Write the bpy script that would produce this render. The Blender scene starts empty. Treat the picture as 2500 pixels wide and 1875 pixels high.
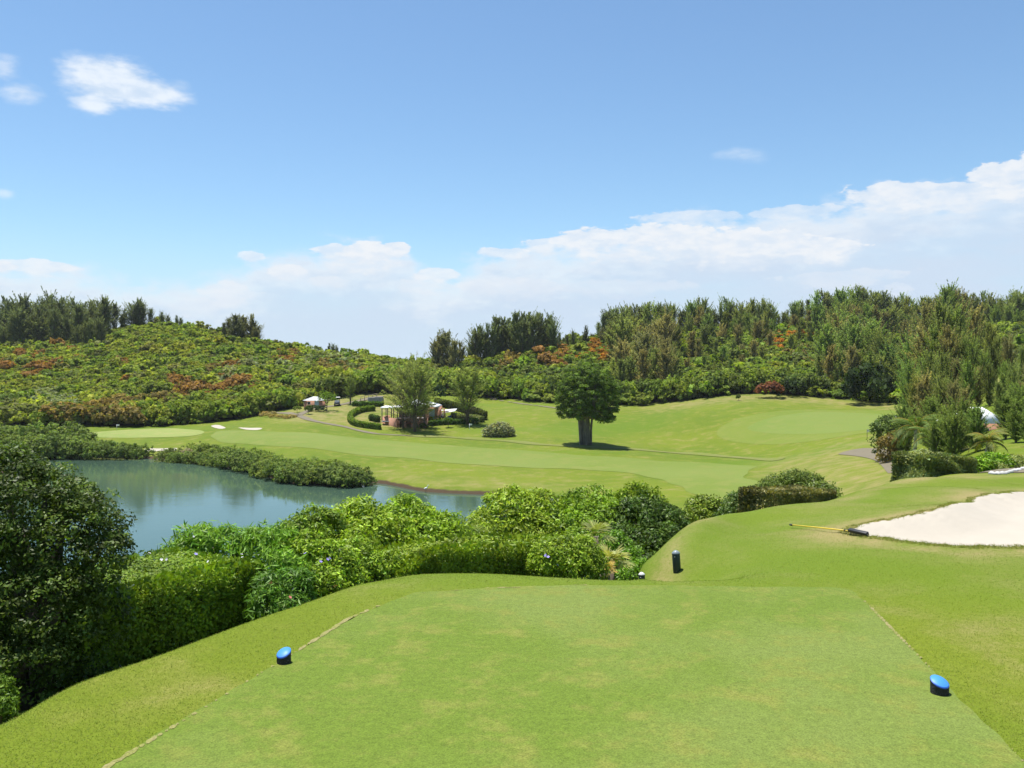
import bpy, math, random
import numpy as np
from mathutils import Vector, Matrix
rng = np.random.default_rng(7); random.seed(7)
R = math.radians
scene = bpy.context.scene
# ------------------------------------------------------------------ camera
F, HOR, CZ = 2080.0, 890.0, 15.0          # focal length in photo pixels, horizon row, eye height over the water
cam = bpy.data.objects.new('camera', bpy.data.cameras.new('camera')); scene.collection.objects.link(cam)
cam.location = (0, 0, CZ); cam.rotation_euler = (R(90), 0, 0)
cam.data.sensor_width = 36; cam.data.lens = 36*F/2500; cam.data.shift_y = (HOR-937.5)/2500
cam.data.clip_start = .1; cam.data.clip_end = 20000
scene.camera = cam
scene.view_settings.view_transform = 'Standard'; scene.view_settings.look = 'None'
scene.view_settings.exposure = 0.7; scene.view_settings.gamma = 1
# ------------------------------------------------------------------ sun
SUN_EL, SUN_AZ = 76.0, -48.0               # azimuth from +Y (ahead), negative = left
sd = Vector((math.sin(R(SUN_AZ))*math.cos(R(SUN_EL)), math.cos(R(SUN_AZ))*math.cos(R(SUN_EL)), math.sin(R(SUN_EL))))
sl = bpy.data.lights.new('sun', 'SUN'); sl.energy = 5.0; sl.angle = R(.53); sl.color = (1, .965, .9)
so = bpy.data.objects.new('sun', sl); scene.collection.objects.link(so)
so.rotation_euler = (-sd).to_track_quat('-Z', 'Y').to_euler(); so.location = (0, 0, 80)
# ------------------------------------------------------------------ node helper
class NT:
    def __init__(s, tree): s.t = tree; s.n = tree.nodes; s.l = tree.links; s.n.clear()
    def node(s, typ, ins=None, **kw):
        n = s.n.new(typ)
        for k, v in kw.items(): setattr(n, k, v)
        for k, v in (ins or {}).items():
            i = n.inputs[k]
            if isinstance(v, bpy.types.NodeSocket): s.l.new(v, i)
            else: i.default_value = v
        return n
    def math(s, op, a, b=None, c=None, clamp=False):
        ins = {0: a}
        if b is not None: ins[1] = b
        if c is not None: ins[2] = c
        return s.node('ShaderNodeMath', ins, operation=op, use_clamp=clamp).outputs[0]
    def mix(s, f, a, b, blend='MIX'):
        n = s.node('ShaderNodeMix', None, data_type='RGBA', blend_type=blend)
        for i, v in ((n.inputs[0], f), (n.inputs[6], a), (n.inputs[7], b)):
            if isinstance(v, bpy.types.NodeSocket): s.l.new(v, i)
            elif isinstance(v, (int, float)): i.default_value = v
            else: i.default_value = (*v, 1) if len(v) == 3 else v
        return n.outputs[2]
    def sstep(s, v, a, b, lo=0., hi=1.):
        n = s.node('ShaderNodeMapRange', {1: a, 2: b, 3: lo, 4: hi}, interpolation_type='SMOOTHSTEP')
        s.l.new(v, n.inputs[0]); return n.outputs[0]
    def noise(s, vec, scale, detail=3, rough=.55, out=0, w=None, dist=0.):
        n = s.node('ShaderNodeTexNoise', {'Scale': scale, 'Detail': detail, 'Roughness': rough, 'Distortion': dist})
        s.l.new(vec, n.inputs['Vector']); return n.outputs[out]
    def ramp(s, v, pts, interp='LINEAR'):
        n = s.node('ShaderNodeValToRGB'); cr = n.color_ramp; cr.interpolation = interp
        while len(cr.elements) < len(pts): cr.elements.new(.5)
        for e, (p, c) in zip(cr.elements, pts):
            e.position = p; e.color = (c, c, c, 1) if isinstance(c, (int, float)) else (*c, 1)
        s.l.new(v, n.inputs[0]); return n.outputs[0]
# ------------------------------------------------------------------ world: sky and clouds
world = bpy.data.worlds.new('World'); scene.world = world; world.use_nodes = True
w = NT(world.node_tree)
sky = w.node('ShaderNodeTexSky', sky_type='NISHITA'); sky.sun_disc = False
sky.sun_elevation = R(SUN_EL); sky.sun_rotation = R(SUN_AZ); sky.altitude = 20
sky.air_density = 1.0; sky.dust_density = .35; sky.ozone_density = 2.0
tc = w.node('ShaderNodeTexCoord').outputs['Generated']
sep = w.node('ShaderNodeSeparateXYZ', {0: tc})
az = w.math('ARCTAN2', sep.outputs[0], sep.outputs[1])
el = w.math('ARCSINE', sep.outputs[2])
def AZ(px): return math.atan((px-1250)/F)
def EL(px, py): return math.atan((HOR-py)/F*math.cos(AZ(px)))
top = [(-400,645),(0,640),(130,643),(300,668),(560,668),(640,618),(760,600),(880,588),(990,612),(1060,668),(1160,622),(1300,598),(1390,588),(1560,560),
       (1660,520),(1780,516),(1900,500),(2090,495),(2140,452),(2300,446),(2420,420),(2500,395),(2700,350),(2900,430)]
A0, A1 = AZ(-400), AZ(2900)
azn = w.node('ShaderNodeMapRange', {1: A0, 2: A1, 3: 0., 4: 1.}); w.l.new(az, azn.inputs[0])
fc = w.node('ShaderNodeFloatCurve'); w.l.new(azn.outputs[0], fc.inputs['Value'])
cv = fc.mapping.curves[0]
pts = [((AZ(a)-A0)/(A1-A0), EL(a, b)*3) for a, b in top]
cv.points[0].location = pts[0]; cv.points[1].location = pts[-1]
for p in pts[1:-1]: cv.points.new(*p)
fc.mapping.update()
eltop = w.math('DIVIDE', fc.outputs[0], 3.)
def vec(x, y, z=0.): return w.node('ShaderNodeCombineXYZ', {0: x, 1: y, 2: z}).outputs[0]
cvx = vec(w.math('MULTIPLY', az, 1.0), w.math('MULTIPLY', el, 2.4))
n1 = w.noise(cvx, 9., 7, .58)
n2 = w.noise(cvx, 26., 6, .6)
n3 = w.noise(vec(az, w.math('MULTIPLY', el, 4.)), 5., 6, .55)
edge = w.math('ADD', w.math('MULTIPLY', w.math('SUBTRACT', n1, .5), .075), w.math('MULTIPLY', w.math('SUBTRACT', n2, .5), .055))
depth = w.math('ADD', w.math('SUBTRACT', eltop, el), edge)       # > 0 below the cloud tops
body = w.math('MULTIPLY', w.sstep(depth, -.006, .028), w.sstep(az, -.55, .1, .85, 1.0))
dens = w.math('MULTIPLY', body, w.sstep(w.math('ADD', n3, w.math('MULTIPLY', n2, .35)), .40, .78, .62, 1.0))
low = w.sstep(el, .0, .06, .5, 1.0)                             # the bank thins to haze towards the horizon
dens = w.math('MULTIPLY', dens, low)
# bright crowns close under the tops, greyer bases
crown = w.sstep(w.math('ADD', depth, w.math('MULTIPLY', w.math('SUBTRACT', n2, .5), .10)), .075, .0)
ccol = w.mix(w.math('MULTIPLY', crown, 1.0), (5.7, 6.8, 8.2), (7.6, 8.1, 8.7))
def puff(px, py, rx, ry, amp, lo, hi):
    ca, ce = AZ(px), EL(px, py)
    dx = w.math('DIVIDE', w.math('SUBTRACT', az, ca), rx/F); dy = w.math('DIVIDE', w.math('SUBTRACT', el, ce), ry/F)
    r = w.math('SQRT', w.math('ADD', w.math('MULTIPLY', dx, dx), w.math('MULTIPLY', dy, dy)))
    v = w.math('ADD', w.math('SUBTRACT', 1., r), w.math('ADD', w.math('MULTIPLY', w.math('SUBTRACT', n1, .5), amp), w.math('MULTIPLY', w.math('SUBTRACT', n2, .5), amp*.7)))
    return w.sstep(v, lo, hi)
pf = [puff(270, 205, 112, 66, 1.3, -.05, .6), puff(345, 228, 110, 44, 1.3, -.05, .6), puff(235, 252, 68, 34, 1.3, 0., .7),
      w.math('MULTIPLY', puff(15, 168, 40, 34, 2., 0., 1.), .6), w.math('MULTIPLY', puff(52, 225, 52, 30, 1.8, 0., 1.), .7),
      w.math('MULTIPLY', puff(1810, 378, 90, 22, 2.2, .1, 1.3), .4), w.math('MULTIPLY', puff(435, 212, 45, 22, 2., 0., 1.2), .5), w.math('MULTIPLY', puff(10, 472, 26, 14, 1.6, 0., 1.), .5),
      w.math('MULTIPLY', puff(610, 628, 40, 18, 1.6, 0., 1.), .6)]
pm = pf[0]
for p in pf[1:]: pm = w.math('MAXIMUM', pm, p)
ccol2 = w.mix(w.sstep(n2, .35, .6), (6.4, 7.4, 8.6), (8.6, 9.0, 9.4))
hsv = w.node('ShaderNodeHueSaturation', {'Hue': .5, 'Saturation': 1.0, 'Value': 1.0, 'Color': sky.outputs[0]})
SKYTINT = w.mix(1., hsv.outputs[0], (1.17, 1.36, 1.43), 'MULTIPLY')
SKYTINT = w.mix(w.sstep(el, .16, .0, 0., .85), SKYTINT, (5.2, 6.7, 8.4))
c = w.mix(dens, SKYTINT, ccol)
c = w.mix(w.math('MULTIPLY', pm, .82), c, ccol2)
# bright cumulus crowns standing in the bank: crisp tops, soft bases
n5 = w.noise(cvx, 60., 5, .6)
rough_ = w.math('ADD', w.math('MULTIPLY', w.math('SUBTRACT', n2, .5), 1.5), w.math('MULTIPLY', w.math('SUBTRACT', n5, .5), .8))
def crownpuff(px, py, rx, ryu, ryd, amp=1., op=1.):
    dx = w.math('DIVIDE', w.math('SUBTRACT', az, AZ(px)), rx/F); ey = w.math('SUBTRACT', el, EL(px, py))
    up = w.math('DIVIDE', w.math('MAXIMUM', ey, 0.), ryu/F); dn = w.math('DIVIDE', w.math('MINIMUM', ey, 0.), ryd/F)
    r = w.math('SQRT', w.math('ADD', w.math('MULTIPLY', dx, dx), w.math('ADD', w.math('MULTIPLY', up, up), w.math('MULTIPLY', dn, dn))))
    s_ = w.math('ADD', w.math('SUBTRACT', 1., r), w.math('MULTIPLY', rough_, amp))
    wd_ = w.sstep(ey, 6/F, -16/F, .16, .75)                       # edge softness grows below the crown
    n_ = w.node('ShaderNodeMapRange', {1: 0., 3: 0., 4: op}, interpolation_type='SMOOTHSTEP'); w.l.new(s_, n_.inputs[0]); w.l.new(wd_, n_.inputs[2]); return n_.outputs[0]
cm = None
for a_ in [(1450,590,120,36,60),(1600,582,170,36,70),(1800,598,190,34,60),(1990,610,120,26,50),(2180,478,110,34,60,1.,.9),(2330,474,120,26,60,1.,.8),(2460,430,90,34,70),(2600,420,110,60,90),
           (1700,530,150,16,30,.8,.55),(1930,520,130,18,30,.8,.6),(900,625,95,36,55),(820,615,60,22,50,1.,.85),(965,612,42,24,45),(700,665,52,20,30,1.,.8),(615,628,32,15,22,1.,.7),(1065,672,62,20,30,1.,.8),(1225,617,70,16,22,.8,.85),(1330,595,60,14,30,.8,.8),
           (90,652,95,16,30,.9,.8),(-30,650,70,14,30),(560,720,80,28,45,1.2,.6),(480,745,70,22,40,1.2,.45),(800,690,60,14,25,1.,.5),(1250,700,160,22,40,1.2,.4),(1040,700,90,18,40,1.2,.45),(2190,705,34,18,26,1.,.4),(1500,700,200,16,30,1.2,.3),(2050,680,150,20,40,1.2,.35)]:
    p = crownpuff(*a_); cm = p if cm is None else w.math('MAXIMUM', cm, p)
wcol = w.mix(w.sstep(w.math('ADD', w.math('MULTIPLY', n2, .6), w.math('MULTIPLY', n5, .4)), .38, .6), (6.7, 7.5, 8.5), (8.1, 8.35, 8.7))
c = w.mix(w.math('MULTIPLY', cm, .93), c, wcol)
bg = w.node('ShaderNodeBackground', {'Color': c, 'Strength': .068})
w.l.new(bg.outputs[0], w.node('ShaderNodeOutputWorld').inputs[0])
# ------------------------------------------------------------------ tagging and meshes
def tag(o, label=None, cat=None, group=None, kind=None):
    for k, v in (('label', label), ('category', cat), ('group', group), ('kind', kind)):
        if v: o[k] = v
    return o
def link(o, parent=None):
    scene.collection.objects.link(o)
    if parent: o.parent = parent
    return o
def empty(name, loc=(0, 0, 0), rz=0):
    o = bpy.data.objects.new(name, None); o.location = loc; o.rotation_euler = (0, 0, rz); o.empty_display_size = .3
    return link(o)
def mesh(name, V, Fc, mat, col=None, smooth=False, mi=None):
    """V (n,3); Fc (m,3|4) array or list of arrays; col per-vertex (n,3)"""
    V = np.asarray(V, np.float32)
    if isinstance(Fc, np.ndarray): Fc = [Fc]
    Fc = [np.asarray(f, np.int32) for f in Fc if len(f)]
    me = bpy.data.meshes.new(name)
    me.vertices.add(len(V)); me.vertices.foreach_set('co', V.ravel())
    lv = np.concatenate([f.ravel() for f in Fc]); nl = len(lv)
    tot = np.concatenate([np.full(len(f), f.shape[1], np.int32) for f in Fc])
    st = np.concatenate([[0], np.cumsum(tot)[:-1]]).astype(np.int32)
    me.loops.add(nl); me.polygons.add(len(tot))
    me.polygons.foreach_set('loop_start', st); me.polygons.foreach_set('loop_total', tot)
    me.loops.foreach_set('vertex_index', lv.astype(np.int32))
    if smooth: me.polygons.foreach_set('use_smooth', np.ones(len(tot), bool))
    mats = mat if isinstance(mat, (list, tuple)) else [mat]
    for m in mats: me.materials.append(m)
    if mi is not None: me.polygons.foreach_set('material_index', np.asarray(mi, np.int32))
    if col is not None:
        a = me.color_attributes.new('Col', 'FLOAT_COLOR', 'POINT')
        c4 = np.ones((len(V), 4), np.float32); c4[:, :3] = col; a.data.foreach_set('color', c4.ravel())
    me.update(calc_edges=True); me.validate()
    return me
def obj(name, me, parent=None, loc=None, rz=0):
    o = bpy.data.objects.new(name, me)
    if loc is not None: o.location = loc
    o.rotation_euler = (0, 0, rz)
    return link(o, parent)
class MB:
    """collects hard-surface shapes (one material) into one mesh"""
    def __init__(s): s.V = []; s.F4 = []; s.F3 = []; s.n = 0
    def add(s, V, f4=(), f3=()):
        s.V.append(np.asarray(V, float)); 
        if len(f4): s.F4.append(np.asarray(f4)+s.n)
        if len(f3): s.F3.append(np.asarray(f3)+s.n)
        s.n += len(V); return s
    def box(s, c, size, rz=0, rx=0, ry=0, taper=1.0):
        x, y, z = [q/2 for q in size]
        V = np.array([[-x,-y,-z],[x,-y,-z],[x,y,-z],[-x,y,-z],[-x*taper,-y*taper,z],[x*taper,-y*taper,z],[x*taper,y*taper,z],[-x*taper,y*taper,z]])
        M = (Matrix.Rotation(rz, 3, 'Z') @ Matrix.Rotation(ry, 3, 'Y') @ Matrix.Rotation(rx, 3, 'X'))
        V = V @ np.array(M).T + np.array(c)
        return s.add(V, [[0,3,2,1],[4,5,6,7],[0,1,5,4],[1,2,6,5],[2,3,7,6],[3,0,4,7]])
    def tube(s, pts, rad, n=8, cap=True, flute=0., seed=0):
        pts = np.asarray(pts, float); rad = np.broadcast_to(np.asarray(rad, float), (len(pts),))
        T = np.gradient(pts, axis=0); T /= np.linalg.norm(T, axis=1)[:, None]+1e-9
        up = np.array([0, 0, 1.]) if abs(T[0][2]) < .9 else np.array([1., 0, 0])
        V = []
        a = np.linspace(0, 2*np.pi, n, endpoint=False); fl = 1+flute*np.sin(a*3+seed)+flute*.6*np.sin(a*5+seed*2)
        for p, t, r in zip(pts, T, rad):
            A = np.cross(up, t); A /= np.linalg.norm(A)+1e-9; B = np.cross(t, A)
            V.append(p+r*(fl*np.cos(a))[:, None]*A+r*(fl*np.sin(a))[:, None]*B)
        V = np.concatenate(V); q = []
        for i in range(len(pts)-1):
            for j in range(n):
                k = (j+1) % n; q.append([i*n+j, i*n+k, (i+1)*n+k, (i+1)*n+j])
        f3 = []
        if cap:
            V = np.concatenate([V, pts[:1], pts[-1:]]); c0 = len(pts)*n; c1 = c0+1; L = (len(pts)-1)*n
            for j in range(n):
                k = (j+1) % n; f3 += [[c0, k, j], [c1, L+j, L+k]]
        return s.add(V, q, f3)
    def ball(s, c, r, seg=10, rings=6):
        r = np.broadcast_to(np.asarray(r, float), (3,))
        V = [[0, 0, -1]]
        for i in range(1, rings):
            ph = -math.pi/2+math.pi*i/rings
            for j in range(seg):
                th = 2*math.pi*j/seg; V.append([math.cos(ph)*math.cos(th), math.cos(ph)*math.sin(th), math.sin(ph)])
        V.append([0, 0, 1]); q = []; t = []
        for i in range(rings-2):
            for j in range(seg):
                k = (j+1) % seg; q.append([1+i*seg+j, 1+i*seg+k, 1+(i+1)*seg+k, 1+(i+1)*seg+j])
        for j in range(seg):
            k = (j+1) % seg; t += [[0, 1+k, 1+j], [len(V)-1, 1+(rings-2)*seg+j, 1+(rings-2)*seg+k]]
        return s.add(np.array(V)*r+np.array(c), q, t)
    def build(s, name, mat, parent=None, loc=None, rz=0, smooth=False, bevel=0):
        fs = []
        if s.F4: fs.append(np.concatenate(s.F4))
        if s.F3: fs.append(np.concatenate(s.F3))
        o = obj(name, mesh(name, np.concatenate(s.V), fs, mat, smooth=smooth), parent, loc, rz)
        if bevel:
            b = o.modifiers.new('bevel', 'BEVEL'); b.width = bevel; b.segments = 2
        return o
# ------------------------------------------------------------------ materials
def newmat(name):
    m = bpy.data.materials.new(name); m.use_nodes = True; return m, NT(m.node_tree)
def finish(t, shader, disp=None):
    o = t.node('ShaderNodeOutputMaterial'); t.l.new(shader, o.inputs[0])
def plain(name, col, rough=.6, metal=0., vary=.12, scale=6., spec=.4, bump=0., bscale=40.):
    m, t = newmat(name); p = t.node('ShaderNodeTexCoord').outputs['Object']
    n = t.noise(p, scale, 5, .6); c = t.mix(n, [x*(1-vary) for x in col], [min(1, x*(1+vary)) for x in col])
    ins = {'Base Color': c, 'Roughness': rough, 'Metallic': metal, 'Specular IOR Level': spec}
    if bump: ins['Normal'] = t.node('ShaderNodeBump', {'Strength': bump, 'Distance': .01, 'Height': t.noise(p, bscale, 4)}).outputs[0]
    finish(t, t.node('ShaderNodeBsdfPrincipled', ins).outputs[0]); return m
def leafmat(name, rough=.45, spec=.4, trans=.3, tmul=(1.25, 1.35, .5), gain=(1.42, 1.22, .72)):
    """leaf colour comes from the 'Col' attribute of the leaves times the object's own colour"""
    m, t = newmat(name)
    a = t.node('ShaderNodeAttribute', attribute_name='Col').outputs['Color']
    oi = t.node('ShaderNodeObjectInfo')
    c = t.mix(1., t.mix(1., a, oi.outputs['Color'], 'MULTIPLY'), gain, 'MULTIPLY')
    p = t.node('ShaderNodeBsdfPrincipled', {'Base Color': c, 'Roughness': rough, 'Specular IOR Level': spec})
    tr = t.node('ShaderNodeBsdfTranslucent', {'Color': t.mix(1., c, tmul, 'MULTIPLY')})
    finish(t, t.node('ShaderNodeMixShader', {0: trans, 1: p.outputs[0], 2: tr.outputs[0]}).outputs[0]); return m
M_leaf = leafmat('leaf', .65, .12, .42, gain=(1.62, 1.42, 1.2))
M_gloss = leafmat('glossy_leaf', .48, .2, .26)
M_needle = leafmat('needle', .7, .15, .5, (1.2, 1.2, .7), gain=(2.1, 1.8, 1.5))
M_blade = leafmat('grass_blade', .6, .2, .5, (1.2, 1.25, .5), gain=(1.25, 1.25, 1.))
M_bark = plain('bark', (.13, .10, .075), .9, vary=.35, scale=3, bump=.6, bscale=14)
M_barkpale = plain('pale_bark', (.33, .30, .25), .9, vary=.4, scale=1.6, bump=.6, bscale=8)
M_barkfig = plain('mottled_bark', (.20, .18, .145), .9, vary=.7, scale=1.1, bump=.8, bscale=6)
M_pink = plain('pink_stucco', (.40, .205, .135), .85, vary=.08, scale=1.2, bump=.2)
M_white = plain('white_limewash', (.84, .84, .82), .7, vary=.04, scale=2)
M_dark = plain('dark_opening', (.03, .03, .035), .4)
M_door = plain('pale_blue_paint', (.35, .45, .45), .5)
M_stone = plain('grey_stone', (.27, .27, .26), .9, vary=.35, scale=1.3, bump=.6, bscale=5)
M_whitestone = plain('white_stone', (.45, .44, .42), .9, vary=.25, scale=4, bump=.5, bscale=12)
M_bollard = plain('dark_green_metal', (.018, .035, .032), .45, vary=.15, scale=9)
M_boltop = plain('grey_cap', (.20, .24, .26), .4, vary=.1)
M_palecap = plain('pale_cap', (.62, .63, .62), .45, vary=.1)
M_granite = plain('black_rough_stone', (.022, .020, .022), .75, vary=.9, scale=60, bump=1., bscale=70)
M_blue = plain('blue_paint', (.05, .23, .55), .5, vary=.05, scale=8)
M_bluerim = plain('blue_rim_paint', (.03, .10, .55), .4, vary=.05)
M_yellow = plain('yellow_handle', (.62, .45, .03), .4, vary=.05)
M_black = plain('black_plastic', (.02, .02, .022), .5, vary=.3, scale=30)
M_wood = plain('weathered_wood', (.22, .18, .13), .85, vary=.25, scale=5)
M_tyre = plain('tyre_rubber', (.02, .02, .02), .8)
M_cartgrey = plain('grey_cart_paint', (.10, .10, .12), .35)
M_cartblue = plain('blue_cart_paint', (.03, .06, .24), .35)
M_feather = plain('white_feather', (.75, .75, .73), .8)
M_leg = plain('bird_leg', (.12, .10, .05), .7)
M_flag = plain('flag_cloth', (.75, .75, .75), .7)

def turf(name, c1, c2, c3, big=.06, tan=(.30, .26, .11), tanamt=(.62, .8), fine=.35, bump=.35, soil=False):
    c1, c2, c3, tan = [tuple(x*.66 for x in q) for q in (c1, c2, c3, tan)]
    m, t = newmat(name)
    g = t.node('ShaderNodeNewGeometry'); P = g.outputs['Position']
    nb = t.noise(P, big, 4, .55); nm = t.noise(P, big*9, 4, .6); nf = t.noise(P, 14., 5, .7); nff = t.noise(P, 75., 2, .6)
    c = t.mix(t.sstep(nb, .38, .62), c1, c2)
    c = t.mix(t.sstep(nm, .45, .72), c, c3)
    k = t.math('ADD', t.math('MULTIPLY', nm, .5), t.math('ADD', t.math('MULTIPLY', nb, .3), t.math('MULTIPLY', nf, .25)))
    if tanamt: c = t.mix(t.sstep(k, *tanamt), c, tan)
    v = t.math('ADD', 1-fine*2.1, t.math('ADD', t.math('MULTIPLY', nf, fine*1.5), t.math('MULTIPLY', nff, fine*2.7)))
    c = t.mix(1., c, t.node('ShaderNodeCombineXYZ', {0: v, 1: v, 2: v}).outputs[0], 'MULTIPLY')
    if soil:
        c = t.mix(t.sstep(t.noise(t.node('ShaderNodeMapping', {'Vector': P, 'Scale': (.6, 1.4, 1)}).outputs[0], .035, 3), .5, .68, 0., .6), c, (.085, .145, .008))
        a = t.node('ShaderNodeAttribute', attribute_name='Col').outputs['Color']; s = t.node('ShaderNodeSeparateColor', {0: a})
        hill = s.outputs[0]; dry = s.outputs[1]
        c = t.mix(t.math('MULTIPLY', dry, t.sstep(t.math('ADD', nm, t.math('MULTIPLY', nf, .5)), .5, .95)), c, (.24, .195, .08))
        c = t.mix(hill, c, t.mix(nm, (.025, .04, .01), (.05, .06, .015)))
        z = t.node('ShaderNodeSeparateXYZ', {0: P}).outputs[2]
        c = t.mix(t.sstep(t.math('ADD', z, t.math('MULTIPLY', t.noise(P, .8, 4), .25)), .52, .36), c, (.06, .04, .022))
        c = t.mix(t.sstep(z, .0, -.1), c, (.05, .07, .03))
    b = t.node('ShaderNodeBump', {'Strength': bump, 'Distance': .02, 'Height': t.math('ADD', nf, nff)})
    finish(t, t.node('ShaderNodeBsdfPrincipled', {'Base Color': c, 'Roughness': .9, 'Specular IOR Level': .15, 'Normal': b.outputs[0]}).outputs[0])
    return m
M_rough = turf('rough_turf', (.14, .205, .012), (.19, .24, .016), (.225, .25, .035), tan=(.31, .275, .09), tanamt=(.55, .74), fine=.45, soil=True)
M_fair = turf('fairway_turf', (.19, .255, .04), (.215, .275, .055), (.24, .275, .06), big=.04, tanamt=(.66, .85), fine=.2)
M_green = turf('green_turf', (.19, .265, .045), (.21, .275, .055), (.225, .275, .058), big=.05, tanamt=None, fine=.12)
M_greendry = turf('dry_green_turf', (.27, .34, .085), (.31, .36, .10), (.36, .36, .12), big=.05, tanamt=(.6, .8), tan=(.42, .37, .17), fine=.15)
M_tee = turf('tee_turf', (.16, .235, .028), (.205, .265, .055), (.235, .265, .05), big=.3, tanamt=(.60, .85), fine=.5, bump=.5)
M_seam = turf('dry_seam', (.33, .30, .12), (.27, .28, .07), (.37, .33, .15), big=3., tanamt=None, fine=.5)
M_sand = plain('white_sand', (.375, .335, .275), .95, vary=.07, scale=1.6, bump=1., bscale=5)
M_path = plain('asphalt_path', (.145, .122, .08), .9, vary=.15, scale=1.2)
M_worn = turf('worn_path', (.23, .245, .07), (.20, .25, .035), (.245, .24, .09), big=.3, tanamt=None, fine=.2)
# ------------------------------------------------------------------ terrain: knots (depth, height) along view bearings
def zz(py, d): return CZ-(py-HOR)/F*d
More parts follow.
